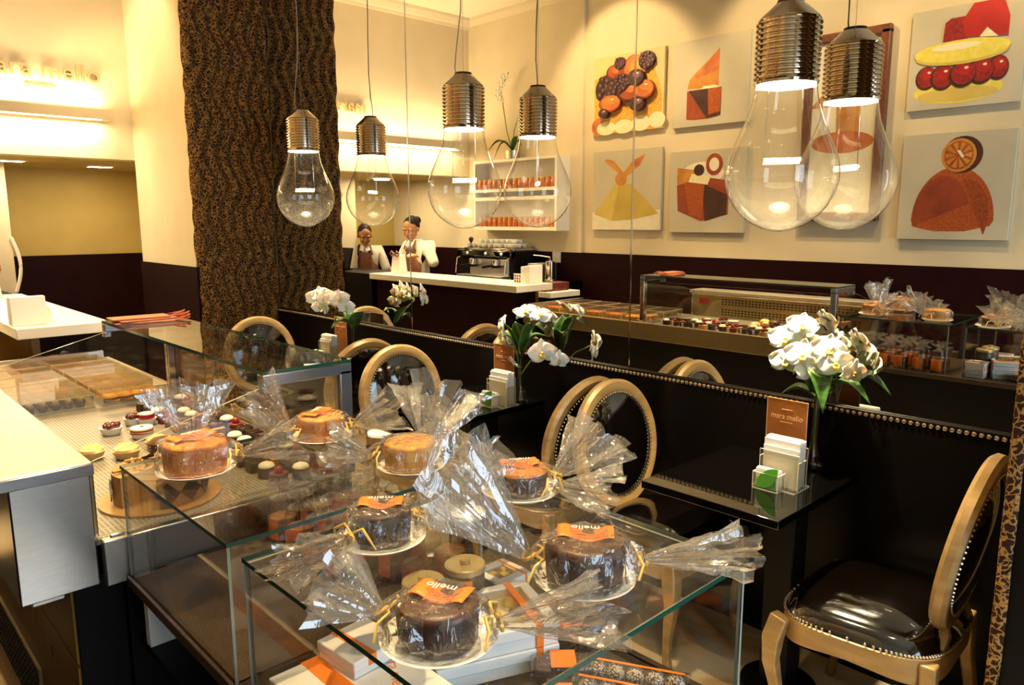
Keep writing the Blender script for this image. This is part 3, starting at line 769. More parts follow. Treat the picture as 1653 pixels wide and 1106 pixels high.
def make_cookie():
    m = MB(); m.lathe([(0, 0), (.03, 0), (.034, .006), (.029, .013), (.015, .0155), (0, .016)], 16, wob=lambda a, v: .06*math.sin(5*a)*v)
    r = random.Random(2)
    for i in range(9):
        a, q = r.uniform(0, 6.28), r.uniform(0, .024); m.ell((q*math.cos(a), q*math.sin(a), .0145), (.005, .005, .003), 6, 4, 1)
    return tag(m.build('nut_biscuit', [YCAKE, PETALY]), 'x', 'biscuit', 'golden nut biscuits in the acrylic box')
def make_bar():
    m = MB(); m.box(-.035, .035, -.017, .017, 0, .028); m.box(-.034, .034, -.016, .016, .028, .033, 1)
    return tag(m.build('pastry_bar', [YCAKE, ORCAKE], bevel=.004), 'x', 'pastry', 'golden pastry bars in the acrylic boxes')
ab, cc, ck, br = make_acbox(), make_cupcake(), make_cookie(), make_bar()
nb = [0, 0, 0, 0]; DZ = .846
rowname = ('front', 'second', 'third', 'fourth', 'rear')
for ci, cx in enumerate((-2.264, -1.962)):
    for ri, y in enumerate((3.652, 3.864, 4.085, 4.315, 4.545)):
        place(ab, nb[0], (cx, y, DZ), 0, 'lidded clear acrylic box, %s of the five on the %s side of the case' % (rowname[ri], ('worktop', 'customer')[ci]), None); nb[0] += 1
        z = DZ+.0035
        if ri == 0 and ci == 0:
            for i in range(5):
                for j in range(3):
                    place(cc, nb[1], (cx-.10+i*.048, y-.055+j*.05, z), 0, 'small dark cupcake with nuts in the front acrylic box by the worktop'); nb[1] += 1
        elif ri == 0:
            for lvl in range(2):
                for i in range(4):
                    for j in range(3):
                        place(ck, nb[2], (cx-.088+i*.058+.01*(lvl-.5)*(j-1), y-.055+j*.055, z+lvl*.0185), rnd.uniform(0, 6), 'round golden biscuit piled in the front acrylic box on the customer side'); nb[2] += 1
        else:
            for i in range(3):
                for j in range(4):
                    place(br, nb[3], (cx-.082+i*.082, y-.063+j*.042, z), rnd.uniform(-.1, .1), 'golden pastry bar inside one of the lidded acrylic boxes'); nb[3] += 1

# tarts and cakes on the wire deck
def tart(name, x, y, kind, label, cat='tart', r=.036):
    t = thing(name, (x, y, DZ), label, cat); c = (x, y, DZ)
    if kind in ('cherry', 'red', 'yellow', 'white'):
        MB().lathe([(r*.72, 0), (r, .026), (r*1.02, .028), (r*.95, .026)], 24, c, cap=True, wob=lambda a, v: .03*math.sin(22*a)).build('paper_case', PAPER if kind != 'yellow' else mat('tart_crust', (.62, .42, .2), .7), t)
        m = MB()
        if kind == 'cherry':
            for i in range(9):
                a = i*2.4; q = r*.75*math.sqrt(i/9); m.ell((x+q*math.cos(a), y+q*math.sin(a), DZ+.034), (.012, .012, .011), 10, 7)
            m.build('cherries', mat('glazed_cherry', (.09, .008, .006), .1, spec=.8), t)
        elif kind == 'red':
            m.cyl(r*.85, .02, .044, 24, c); m.build('filling', RED, t)
            MB().cyl(r*.80, .044, .048, 24, c).build('icing', PETAL, t)
        elif kind == 'yellow':
            m.lathe([(r*.95, .024), (r*.9, .036), (r*.5, .048), (r*.15, .043), (0, .042)], 24, c, wob=lambda a, v: .05*math.sin(3*a+v*5)); m.build('meringue', noisy('browned_meringue', (.55, .33, .08), (.82, .66, .34), 30, .5), t)
        else:
            m.cyl(r*.98, .02, .036, 28, c); m.build('cake_disc', mat('red_brown_cake', (.30, .07, .03), .5), t)
            MB().lathe([(r*.96, .036), (r*.94, .041), (0, .042)], 28, c).build('icing', PETAL, t)
            MB().ell((x, y, DZ+.043), (.008, .003, .003), 8, 6).build('almond', DARKC, t)
    return t
tart('cherry_tart', -2.205, 3.05, 'cherry', 'dark cherry tart in a white case beside the bright red tart in the case', r=.040)
tart('red_tart', -2.06, 3.10, 'red', 'bright red tart with white icing behind the cherry tart in the steel case')
tart('cherry_tart', -2.10, 3.14, 'cherry', 'dark berry tart half hidden behind the red iced tart', r=.034)
tart('iced_tart', -2.135, 2.92, 'white', 'round tart with flat white icing and an almond on the wire deck', r=.042)
tart('meringue_tart', -2.345, 2.77, 'yellow', 'golden meringue tart standing alone nearest the worktop edge', r=.042)
tart('meringue_tart', -2.255, 2.70, 'yellow', 'golden meringue tart in the middle of the wire deck', r=.044)
tart('meringue_tart', -2.14, 2.74, 'yellow', 'golden meringue tart behind the polka dot cup', r=.040)
pc = thing('polka_dot_cupcake', (-2.17, 2.60, DZ), 'tall cupcake in a brown polka dot paper cup on the wire deck', 'cupcake')
MB().cyl(.036, 0, .055, 24, (-2.17, 2.60, DZ), r2=.043).build('paper_cup', POLKA, pc)
MB().lathe([(.042, .054), (.044, .062), (.03, .074), (0, .078)], 24, (-2.17, 2.60, DZ)).build('cake_top', CHOCOTOP, pc)
# big cake on a round board
bc = thing('layer_cake', (-2.30, 2.235, DZ), 'large brown cake on a round board with dark chocolate squares around its side', 'cake')
MB().cyl(.165, 0, .006, 48, (-2.30, 2.235, DZ)).build('cake_board', mat('gold_board', (.45, .28, .10), .35, .5), bc)
c0 = (-2.30, 2.235, DZ+.006)
m = MB(); poly = [(c0[0], c0[1])]+[(c0[0]+.125*math.cos(R(a)), c0[1]+.125*math.sin(R(a))) for a in range(-110, 201, 5)]
m.prism(poly, c0[2], c0[2]+.09); m.build('cake_body', noisy('coffee_cream', (.42, .22, .08), (.52, .30, .12), 12, .5), bc)
for a in range(-100, 200, 30):
    A = R(a); ctr = Vector((c0[0]+.128*math.cos(A), c0[1]+.128*math.sin(A), c0[2]+.04)); M = frame_mat(ctr, (-math.sin(A), math.cos(A), 0), (0, 0, 1))
    m = MB(); m.add([M @ Vector(p) for p in ((-.034, 0, 0), (0, -.034, 0), (.034, 0, 0), (0, .034, 0), (-.034, 0, .003), (0, -.034, .003), (.034, 0, .003), (0, .034, .003))], [(0, 1, 2, 3), (4, 7, 6, 5), (0, 4, 5, 1), (1, 5, 6, 2), (2, 6, 7, 3), (3, 7, 4, 0)])
    m.build('chocolate_square', DARKC, bc, smooth=0)
m = MB(); r = random.Random(4)
for i in range(46):
    a, q = R(r.uniform(-100, 190)), .11*math.sqrt(r.random()); p = (c0[0]+q*math.cos(a), c0[1]+q*math.sin(a), c0[2]+.092+r.uniform(0, .012))
    m.T = Matrix.Translation(p) @ Matrix.Rotation(r.uniform(0, 6), 4, Vector((r.random(), r.random(), 1)).normalized()); m.box(-.018, .018, -.004, .004, -.003, .003, i % 2)
m.build('chocolate_shards', [DARKC, mat('caramel_shard', (.55, .32, .10), .4)], bc, smooth=0)
# rows of individual desserts along the front glass with white markers
def make_dessert(k):
    t = thing('dessert_cube', (0, 0, 0), 'x', 'dessert', 'small desserts along the front of the case')
    body, top = [(CHOCO, DARKC), (CHOCO, PETAL), (mat('red_velvet', (.16, .012, .008), .4), RED), (YCAKE, CHOCOTOP)][k]
    if k in (0, 3): MB().box(-.026, .026, -.026, .026, 0, .032).build('cake_body', body, t, bevel=.004)
    else: MB().cyl(.028, 0, .034, 20).build('cake_body', body, t, bevel=.003)
    m = MB()
    if k == 0: m.box(-.025, .025, -.025, .025, .032, .037)
    elif k == 1: m.ell((0, 0, .036), (.026, .026, .014), 14, 8)
    elif k == 2: m.ell((0, 0, .042), (.014, .014, .014), 12, 8)
    else: m.box(-.025, .025, -.012, .012, .032, .046)
    m.build('topping', top, t, bevel=.002)
    return t
DS = [make_dessert(k) for k in range(4)]; ud = [0]*4
dl = ('square dark chocolate dessert in the rows along the front of the steel case', 'round chocolate dessert topped with white cream along the front of the steel case', 'round deep red dessert with a red berry along the front of the steel case', 'square golden cake with a chocolate strip along the front of the steel case')
for i in range(16):
    for j in range(3):
        k = (i*7+j*5+(i//3)) % 4 if j else (0, 0, 2, 1, 0, 3)[i % 6]
        place(DS[k], ud[k], (-1.845-j*.075, 2.10+i*.082, DZ), rnd.uniform(-.15, .15), dl[k]); ud[k] += 1
def make_tag():
    m = MB(); m.prism([(-.011, 0), (-.007, .0), (0, .015), (.007, 0), (.011, 0), (.004, .019), (.010, .032), (-.010, .032), (-.004, .019)], -.0015, .0015, 'x')
    return tag(m.build('price_marker', PAPER), 'x', 'price tag', 'white markers along the front rail')
pt = make_tag()
for i in range(14): place(pt, i, (-1.745, 2.14+i*.098+rnd.uniform(-.012, .012), .8575), 0, 'small white marker standing on the front rail of the steel case')

# flat paper bags on the raised glass top
def paper_bag(i, x, y, z, rz, label):
    t = thing('paper_bag', (x, y, z), label, 'paper bag', 'terracotta paper bags on the glass top', rz)
    MB().box(-.13, .10, -.055, .055, 0, .007).build('bag_body', KRAFT, t, world=False, bevel=.002)
    for s in (-1, 1):
        m = MB(); m.tube([(.10, -.03, .004), (.14, -.035+s*.004, .010+.004*s), (.17, -.01, .016+.006*s), (.165, .02, .014), (.13, .03, .008), (.10, .03, .004)], .003, 6)
        m.build('cord_handle', mat('red_cord', (.42, .08, .03), .6), t, world=False)
for i, (dx, dy, rz, lab) in enumerate(((0, 0, -.15, 'lowest flat terracotta paper bag on the raised glass top'), (.012, .015, .05, 'middle flat terracotta paper bag in the pile on the raised glass top'), (-.008, .03, -.05, 'topmost flat terracotta paper bag in the pile on the raised glass top'))):
    paper_bag(i, -1.945+dx, 3.36+dy, 1.2245+i*.0078, rz, lab)

# ------------------------------------------------------------------ low display bench with two glass boxes
bn = thing('display_bench', (-2.15, 1.3, ZF), 'dark bench with a brown speckled top carrying the two low glass boxes', 'bench')
MB().box(-2.475, -1.80, .56, 1.995, .715, .744).build('bench_top', GRANITE, bn, bevel=.003)
MB().box(-2.30, -1.83, .58, 1.99, ZF, .715).build('bench_body', BLACK, bn)
MB().box(-2.46, -2.30, .58, 1.99, .555, .575).build('lower_shelf', BLACK, bn)
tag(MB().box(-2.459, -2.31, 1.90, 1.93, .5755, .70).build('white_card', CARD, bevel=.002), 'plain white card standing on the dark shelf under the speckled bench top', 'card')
def glass_box(x0, x1, y0, y1, z0, z1, label):
    t = thing('glass_display_box', ((x0+x1)/2, (y0+y1)/2, z0), label, 'glass box', 'low glass boxes on the bench'); k = .006
    MB().pane(x0, x1, y0, y1, z1-.009, z1).build('top_pane', [GLASS, GEDGE], t)
    MB().pane(x0+.002, x0+.002+k, y0+.004, y1-.004, z0, z1-.009).build('side_pane', [GLASS, PEDGE], t)
    MB().pane(x1-.002-k, x1-.002, y0+.004, y1-.004, z0, z1-.009).build('side_pane', [GLASS, PEDGE], t)
    MB().pane(x0+.009, x1-.009, y1-.012, y1-.006, z0, z1-.009).build('end_pane', [GLASS, PEDGE], t)
    MB().pane(x0+.009, x1-.009, y0+.006, y0+.012, z0, z1-.009).build('end_pane', [GLASS, PEDGE], t)
    return t
glass_box(-2.474, -1.815, .622, 1.268, .744, 1.042, 'nearest low glass box with chocolate cakes on top and gift boxes inside')
glass_box(-2.470, -1.815, 1.345, 1.99, .744, 1.042, 'low glass box between the nearest one and the steel case, with orange cakes on top')

# biscuit jars inside the middle glass box
def make_jar():
    t = thing('biscuit_jar', (0, 0, 0), 'x', 'jar', 'biscuit jars with orange labels in the glass box')
    m = MB(); m.cyl(.038, 0, .072, 20); m.build('biscuits', noisy('brown_biscuits', (.10, .03, .012), (.36, .16, .05), 50, .6), t)
    m = MB(); m.lathe([(.040, 0), (.040, .105), (.034, .12), (.034, .128)], 20, cap=False); m.build('jar_glass', GLASS, t)
    m = MB(); m.grid(lambda u, v: ((.034-.026*math.sin(PI*min(1, v*1.25))*(v < .8)+.003*(v > .8))*math.cos(2*PI*u)*(1+.16*math.sin(9*2*PI*u)*v), (.034-.026*math.sin(PI*min(1, v*1.25))*(v < .8)+.003*(v > .8))*math.sin(2*PI*u)*(1+.16*math.sin(9*2*PI*u)*v), .128+.045*v), 36, 8, cu=True)
    m.build('cellophane_top', CELLO2, t, smooth=16)
    m = MB(); m.grid(lambda u, v: (.0415*math.cos(-.75+1.5*u), .0415*math.sin(-.75+1.5*u), .014+.062*v), 10, 2)
    m.grid(lambda u, v: (-.0415*math.cos(-.75+1.5*u), .0415*math.sin(-.75+1.5*u), .014+.062*v), 10, 2)
    m.build('orange_label', ORANGE2, t)
    return t
jr = make_jar()
q = 0
for j, x in enumerate((-1.875, -1.975, -2.075, -2.175)):
    for i in range(6):
        if j == 3 or (j == 2 and i < 2): continue
        place(jr, q, (x, 1.41+i*.102, .745), rnd.uniform(-.3, .3), 'biscuit jar with an orange label in the rows inside the middle glass box'); q += 1


# ------------------------------------------------------------------ cakes wrapped in cellophane on top of the glass boxes
RIBB = mat('yellow_ribbon', (.75, .48, .10), .4)
def wrapped_cake(x, y, z, rp, rc, h, side, top, tufts, label, lab=None, seed=1):
    t = thing('wrapped_cake', (x, y, z), label, 'cake', 'cellophane wrapped cakes'); r = random.Random(seed); c = (x, y, z)
    MB().lathe([(rp*.70, .0), (rp*.78, .001), (rp*.97, .010), (rp, .012), (rp*.97, .013), (rp*.78, .004), (0, .004)], 48, c, cap=True).build('plate', PAPER, t, smooth=60)
    sd = seed*1.7
    def wob(a, v): return .03*noise.noise(Vector((math.cos(a)*2, math.sin(a)*2, v*3+sd)))+.012*math.sin(9*a+seed)
    z0 = .006
    m = MB(); m.lathe([(rc*.93, z0), (rc*.97, z0+h*.08), (rc*1.02, z0+h*.7), (rc, z0+h*.86)], 44, c, 0, wob=wob)
    m.build('cake_side', side, t, smooth=50)
    m = MB(); m.lathe([(rc*1.0, z0+h*.84), (rc*1.005, z0+h*.9), (rc*.96, z0+h*.97), (rc*.84, z0+h), (rc*.35, z0+h*1.01), (rc*.16, z0+h*.95), (0, z0+h*.93)], 44, c, 0, wob=wob)
    m.build('cake_top', top, t, smooth=50)
    if lab is not None:
        A = R(lab); ex, ey = Vector((math.cos(A), math.sin(A), 0)), Vector((-math.sin(A), math.cos(A), 0)); ctr = Vector((x, y, z+z0+h*1.035+.004))+ey*rc*.20
        def fl(u, v): return ctr+ex*((u-.5)*rc*1.45)+ey*((v-.5)*rc*.78)+Vector((0, 0, .007*math.sin(u*7+1)-.012*abs(u-.5)))
        p = MB().grid(fl, 16, 6).build('orange_label', ORANGE2, t, smooth=80, solid=.0006)
        m = MB(); M = frame_mat(ctr+Vector((0, 0, .0075)), -ex, -ey) 
        text_into(m, 'mello', .022, M @ Matrix.Translation((0, -.006, 0)), .0003)
        m.build('label_print', PETAL, p, smooth=0)
    # wrapper body
    az = [R(a[0]) for a in tufts]
    prof = [(rp*.93, .014), (rp*.99, .020), (rc*1.19, .026), (rc*1.13, h*.30), (rc*1.15, h*.62), (rc*1.10, h*.92), (rc*.96, h*1.10), (rc*.62, h*1.19), (rc*.3, h*1.17), (0, h*1.14)]
    seg = 54; v = []; f = []; n = len(prof)
    for i, (pr, pz) in enumerate(prof):
        for k in range(seg):
            a = 2*PI*k/seg; mid = math.sin(PI*min(1, i/(n-2)))
            rr = pr*(1+.27*mid*noise.noise(Vector((math.cos(a)*3.1, math.sin(a)*3.1, pz*22+sd)))+.035*mid*math.sin(13*a+i*.8+seed))
            for b in az:
                d = (a-b+PI) % (2*PI)-PI; rr *= 1+.32*math.exp(-(d/.38)**2)*math.exp(-((i-4.2)/2.2)**2)
            v.append((x+rr*math.cos(a), y+rr*math.sin(a), z+pz+.004*mid*noise.noise(Vector((a*3, i*.9, sd)))))
    for i in range(n-1):
        for k in range(seg): f.append((i*seg+k, i*seg+(k+1) % seg, (i+1)*seg+(k+1) % seg, (i+1)*seg+k))
    MB().add(v, f).build('cellophane_wrapper', CELLO, t, smooth=14)
    # gathered ends
    for q, (a, el, L, W, fl_) in enumerate(tufts):
        A, E = R(a), R(el); D = Vector((math.cos(A)*math.cos(E), math.sin(A)*math.cos(E), math.sin(E)))
        S = D.cross(Vector((0, 0, 1))).normalized(); U = S.cross(D).normalized()
        T = Vector((x, y, z+h*.55))+Vector((math.cos(A), math.sin(A), 0))*rc*1.38
        nu, nv = 60, 12; ro = r.uniform(-.6, .6); S2 = S*math.cos(ro)+U*math.sin(ro); U2 = U*math.cos(ro)-S*math.sin(ro)
        def fn(u, vv):
            th = 2*PI*u; ln = L*(1+.30*noise.noise(Vector((math.cos(th)*1.6, math.sin(th)*1.6, sd+q*5))))
            w_ = .007+1.18*W*vv**.85; rad = w_*(1+vv**.5*(.30*math.sin(7*th+sd)+.16*math.sin(17*th+2*sd+vv*2)))
            p = T+D*(ln*vv)+S2*(rad*math.cos(th))+U2*(rad*fl_*math.sin(th))
            nz = noise.noise(Vector((p.x*40, p.y*40, p.z*40+sd)))
            p = p+(S2*math.cos(th)+U2*math.sin(th))*(.010*vv*nz)
            p.z = max(p.z, z+.004+.002*math.sin(th*5))
            return p
        MB().grid(fn, nu, nv, cu=True).build('cellophane_end', CELLO2, t, smooth=16)
        m = MB()
        ring = [T+S*(.0105*math.cos(k*PI/6))+U*(.0105*math.sin(k*PI/6))+D*.001*k for k in range(13)]
        m.tube(ring, .0035, 6)
        for s in (-1, 1): m.tube([T+U*.01, T+S*(s*.022)+U*.022-D*.006, T+S*(s*.042)+U*.010, T+S*(s*.05)-U*.012-D*.01], .0025, 5)
        m.build('ribbon_tie', RIBB, t, smooth=60)
    return t
ZT = 1.0425
wrapped_cake(-2.350, 1.800, ZT, .092, .074, .078, ORCAKE, ORCAKE, [(72, 74, .15, .08, .5), (-42, 14, .15, .065, .5)], 'orange cake wrapped in cellophane at the left end of the middle glass box', 10, 1)
wrapped_cake(-1.985, 1.840, ZT, .088, .064, .066, ORCAKE, YCAKE, [(172, 55, .14, .07, .5), (-45, 24, .13, .07, .6)], 'orange cake on a paper plate in cellophane by the steel corner of the case', 30, 2)
wrapped_cake(-1.955, 1.455, ZT, .084, .066, .068, YCAKE, YCAKE, [(30, 42, .17, .085, .45), (150, 22, .12, .06, .5)], 'golden yellow cake on a paper plate in cellophane behind the nearest glass box', None, 3)
wrapped_cake(-2.250, 1.150, ZT, .086, .058, .064, CHOCO, CHOCO, [(-8, 44, .19, .075, .5), (195, 4, .13, .065, .4)], 'chocolate cake with an orange label at the far left of the nearest glass box top', -40, 4)
wrapped_cake(-2.385, .800, ZT, .086, .060, .062, CHOCO, CHOCOTOP, [(125, 30, .10, .05, .5), (-50, 12, .16, .065, .5)], 'nearest chocolate cake with an orange label on a white plate at the bottom centre', -65, 5)
wrapped_cake(-2.095, .770, ZT, .086, .066, .074, CHOCO, CHOCOTOP, [(133, 50, .21, .075, .42), (-42, 4, .17, .07, .4)], 'chocolate cake at the near right corner of the glass box with its bag standing up', -50, 6)
wrapped_cake(-1.880, 1.145, ZT, .088, .060, .058, CHOCO, ORCAKE, [(-25, 36, .15, .07, .5), (-70, 3, .13, .05, .4)], 'cake with an orange label at the far right corner of the nearest glass box top', -30, 7)

# ------------------------------------------------------------------ inside the nearest glass box
BZ = .745
def gift_box(x, y, z, sx, sy, h, rz, label, window=False, band=True):
    t = thing('gift_box', (x, y, z), label, 'gift box', 'white gift boxes in the nearest glass box', rz)
    MB().box(-sx/2+.003, sx/2-.003, -sy/2+.003, sy/2-.003, 0, h*.55).build('box_base', CARD, t, world=False, bevel=.002)
    m = MB()
    if window:
        k = .022
        m.box(-sx/2, sx/2, -sy/2, -sy/2+k, h*.5, h).box(-sx/2, sx/2, sy/2-k, sy/2, h*.5, h).box(-sx/2, -sx/2+k, -sy/2+k, sy/2-k, h*.5, h).box(sx/2-k, sx/2, -sy/2+k, sy/2-k, h*.5, h)
    else: m.box(-sx/2, sx/2, -sy/2, sy/2, h*.42, h)
    m.build('lid', CARD, t, world=False, bevel=.003)
    if window:
        MB().box(-sx/2+k, sx/2-k, -sy/2+k, sy/2-k, h-.004, h-.003).build('lid_window', ACRYL, t, world=False)
        m = MB()
        for i in range(4):
            for j in range(3): m.ell((-sx*.27+sx*.18*i, -sy*.22+sy*.22*j, h*.62), (.016, .016, .012), 8, 6, (i+j) % 2)
        m.build('sweets', [CHOCO, PETALY], t, world=False)
    if band:
        m = MB(); m.box(-sx*.22, -sx*.06, -sy/2-.0007, sy/2+.0007, h*.44, h+.0007) if not window else m.box(sx*.30, sx*.36, -sy/2-.0007, sy/2+.0007, h*.05, h+.0012)
        m.build('orange_band', ORANGE, t, world=False)
    return t
gb = gift_box(-2.325, 1.085, BZ, .24, .33, .052, 0, 'white gift box with a broad orange band in the nearest glass box')
m = MB(); text_into(m, 'mara mello', .034, frame_mat((.055, .02, .0522), (-.45, -.9, 0), (.9, -.45, 0)), .0003); m.build('printed_name', ORANGE, gb, world=False)
gift_box(-2.045, 1.085, BZ, .26, .19, .050, R(-22), 'lower windowed white gift box under the one beneath the two nearest cakes', True)
gift_box(-2.045, 1.085, BZ+.051, .26, .19, .050, R(-22), 'upper windowed white gift box stacked beneath the two nearest cakes', True)
gift_box(-2.28, 1.19, BZ+.0535, .12, .12, .036, R(5), 'small white box lying on the box with the broad orange band', False)
gift_box(-1.885, 1.205, BZ, .10, .10, .045, 0, 'lower small ribboned white box by the far glass of the nearest box', True)
gift_box(-1.885, 1.205, BZ+.046, .10, .10, .045, 0, 'upper small ribboned white box by the far glass of the nearest box', True)
def tin(x, y, label):
    t = thing('sweet_tin', (x, y, BZ), label, 'tin'); c = (x, y, BZ)
    MB().lathe([(.044, 0), (.044, .14), (.041, .142)], 32, c).build('tin_body', noisy('woven_dark_tin', (.06, .045, .03), (.16, .13, .09), 120, .35, metal=.5), t)
    MB().lathe([(.046, .138), (.046, .15), (.043, .153), (.012, .152), (.012, .162), (0, .163)], 32, c).build('lid', mat('pale_gold_lid', (.55, .42, .2), .35, .6), t)
    m = MB(); m.grid(lambda u, v: (x+.0448*math.cos(-2.6+.7*u), y+.0448*math.sin(-2.6+.7*u), BZ+.01+.12*v), 8, 2); m.build('orange_band', ORANGE, t)
tin(-2.115, 1.20, 'round dark tin with a gold lid, left one of two in the nearest glass box')
tin(-2.0, 1.20, 'round dark tin with a gold lid, right one of two in the nearest glass box')
def truffle_bag(i, x, y, rz, n, label, mats=(TRUF,), z=BZ):
    t = thing('truffle_bag', (x, y, z), label, 'sweets', 'clear bags of sweets in the nearest glass box', rz)
    for k in range(n):
        m = MB(); m.ell((-.038*(n-1)/2+.038*k, 0, .0205), (.0195, .0195, .0195), 18, 12); m.build('truffle', mats[k % len(mats)], t, world=False, smooth=60)
    L = .038*n/2+.010
    m = MB(); m.grid(lambda u, v: (-L+2*L*v, .0235*math.cos(2*PI*u)*(1+.05*math.sin(v*40+u*9)), max(.001, .0205+.0225*math.sin(2*PI*u))), 20, 22, cu=True)
    m.build('clear_bag', CELLO, t, world=False, smooth=20)
    MB().box(-L*.9, L*.9, -.003, .003, .0435, .0445).build('orange_ribbon', ORANGE, t, world=False)
    MB().grid(lambda u, v: (-L-.05*v, (.006+.03*v)*(2*u-1), .018+.012*v*math.sin(u*22)), 20, 5).build('bag_end', CELLO2, t, world=False, smooth=15)
a_ = R(-43)
truffle_bag(0, -1.902, .80, R(-62), 5, 'sprinkled truffles in a clear bag with an orange ribbon, nearest the glass corner')
truffle_bag(1, -1.96, .775, R(-62), 5, 'sprinkled truffles in a clear bag lying beside the corner truffle bag')
truffle_bag(2, -2.018, .748, R(-62), 5, 'sprinkled truffles in the leftmost of the three clear truffle bags')
def brownie(x, y, rz, label, sx=.12, sy=.05, n=3):
    t = thing('brownie_pack', (x, y, BZ), label, 'cake pack', 'brown cake packs in the nearest glass box', rz)
    for k in range(n):
        w_ = sx/n; m = MB(); m.box(-sx/2+w_*k+.003, -sx/2+w_*(k+1)-.003, -sy/2, sy/2, .002, .034); m.build('brownie', CHOCO, t, world=False, bevel=.005)
    m = MB(); m.box(-sx/2-.006, sx/2+.006, -sy/2-.004, sy/2+.004, .0, .042); m.build('clear_wrap', CELLO, t, world=False, bevel=.008, bseg=3)
    MB().box(-sx*.22, sx*.2, -sy/2-.005, sy/2+.005, .0425, .0435).build('orange_label', ORANGE2, t, world=False)
brownie(-1.985, .915, a_, 'brown cakes in clear wrap with an orange label behind the truffle bags')
brownie(-2.07, .845, a_, 'brown cakes in clear wrap with an orange label beneath the right-hand chocolate cake')
brownie(-1.895, .985, R(-62), 'brown cakes in clear wrap with an orange label by the right glass', .13, .05)
def sweets_tray(x, y, rz, label):
    t = thing('sweets_tray', (x, y, BZ), label, 'sweets tray', None, rz)
    m = MB(); m.box(-.09, .09, -.032, .032, 0, .004).box(-.09, .09, -.032, -.029, .004, .022).box(-.09, .09, .029, .032, .004, .022); m.build('white_tray', CARD, t, world=False)
    for k in range(6):
        m = MB(); m.T = Matrix.Translation((-.07+.028*k, .003*(-1)**k, .016)) @ Matrix.Rotation(.2*(k % 3-1), 4, 'Z'); m.box(-.012, .012, -.022, .022, -.012, .014)
        m.build('pale_sweet', mat('pale_nougat', (.70, .60, .36), .5), t, world=False, bevel=.004)
sweets_tray(-2.19, .835, R(25), 'white tray of pale nougat pieces under the nearest chocolate cake')
sweets_tray(-2.12, .73, R(25), 'white tray of pale nougat pieces at the bottom edge below the right-hand cake')

tag(MB().box(-3.36, -2.66, -.6, 4.8, ZF, ZF+.012).build('unseen_dark_mat', BLACK, bevel=.004), 'added black mat on the unseen floor, darkening reflections in the glass', 'mat')  # added out of view so the glass boxes reflect a dark floor

# ------------------------------------------------------------------ white counter and staff side
wc = thing('service_counter', (-1.93, 6.05, ZF), 'white topped service counter behind the pastry case with a dark front', 'counter')
MB().box(-2.166, -1.687, 4.845, 7.25, .998, 1.06).build('counter_top', WHITE, wc, bevel=.004)
MB().box(-2.04, -1.75, 4.95, 7.2, ZF, .998).build('counter_front', WAINS, wc)
MB().box(-2.08, -2.04, 4.95, 7.2, ZF, .998).build('cupboard_panel', YWOOD, wc)
lc = thing('side_ledge', (-2.42, 5.3, ZF), 'lower white ledge beside the service counter holding dark boxes', 'counter')
MB().box(-2.68, -2.25, 4.95, 5.75, .90, .955).build('ledge_top', WHITE, lc, bevel=.003)
MB().box(-2.62, -2.28, 5.0, 5.7, ZF, .90).build('ledge_body', BLACK, lc)
def red_box(i, x, y, label):
    t = thing('chocolate_box', (x, y, .9555), label, 'box', 'dark red boxes on the ledge')
    MB().box(x-.055, x+.055, y-.08, y+.08, .9555, 1.03).build('box_body', noisy('dark_red_print', (.03, .008, .008), (.22, .02, .02), 40, .4), t, bevel=.002)
    MB().box(x-.057, x+.057, y-.082, y+.082, 1.02, 1.036).build('box_lid', mat('dark_red_lid', (.10, .02, .015), .4), t, bevel=.002)
for i, (x, lab) in enumerate(((-2.32, 'dark red box on the white ledge nearest the service counter'), (-2.44, 'middle dark red box on the white ledge'), (-2.56, 'dark red box at the wall end of the white ledge'))): red_box(i, x, 5.12, lab)
nd_ = thing('napkin_dispenser', (-2.075, 5.02, 1.0605), 'white block of napkins standing on the end of the service counter', 'napkins')
MB().box(-2.16, -1.985, 4.975, 5.03, 1.0605, 1.225).build('napkin_block', PAPER, nd_, bevel=.003)
MB().box(-2.155, -1.99, 5.035, 5.10, 1.0605, 1.215).build('napkin_block', PAPER, nd_, bevel=.003)
cs = thing('card_stand', (-1.93, 5.10, 1.0605), 'small patterned card stand beside the white napkin block', 'card stand')
m = MB(); m.box(-1.955, -1.945, 5.05, 5.15, 1.0605, 1.15); m.build('card', PAPER, cs)
m = MB()
for i in range(3):
    for j in range(3): m.box(-1.9455, -1.9435, 5.057+i*.032, 5.075+i*.032, 1.07+j*.025, 1.085+j*.025, (i+j) % 2)
m.build('printed_pattern', [DARKC, RED], cs)
gbg = thing('gift_bag', (-1.93, 7.0, 1.0605), 'tall white gift bag with a brown bow on the far end of the service counter', 'gift bag')
m = MB(); m.add([(-1.99, 6.93, 1.0605), (-1.87, 6.93, 1.0605), (-1.87, 7.09, 1.0605), (-1.99, 7.09, 1.0605), (-1.97, 6.94, 1.27), (-1.89, 6.94, 1.27), (-1.89, 7.08, 1.27), (-1.97, 7.08, 1.27)], [(0, 1, 2, 3), (4, 5, 6, 7), (0, 1, 5, 4), (1, 2, 6, 5), (2, 3, 7, 6), (3, 0, 4, 7)])
m.build('bag_body', PAPER, gbg, bevel=.004)
m = MB()
for s in (-1, 1): m.tube([(-1.875, 7.01, 1.27), (-1.865, 7.01+s*.05, 1.31), (-1.87, 7.01+s*.09, 1.28), (-1.872, 7.01+s*.05, 1.255), (-1.875, 7.01, 1.27)], .011, 6)
m.build('bow', mat('brown_satin', (.18, .06, .02), .35), gbg, smooth=60)
rd = thing('cash_desk', (-2.0, 7.8, ZF), 'black cash desk beyond the white counter where the young worker stands', 'desk')
MB().box(-2.25, -1.72, 7.27, 8.35, ZF, 1.05).build('desk_body', BLACK, rd, bevel=.004)
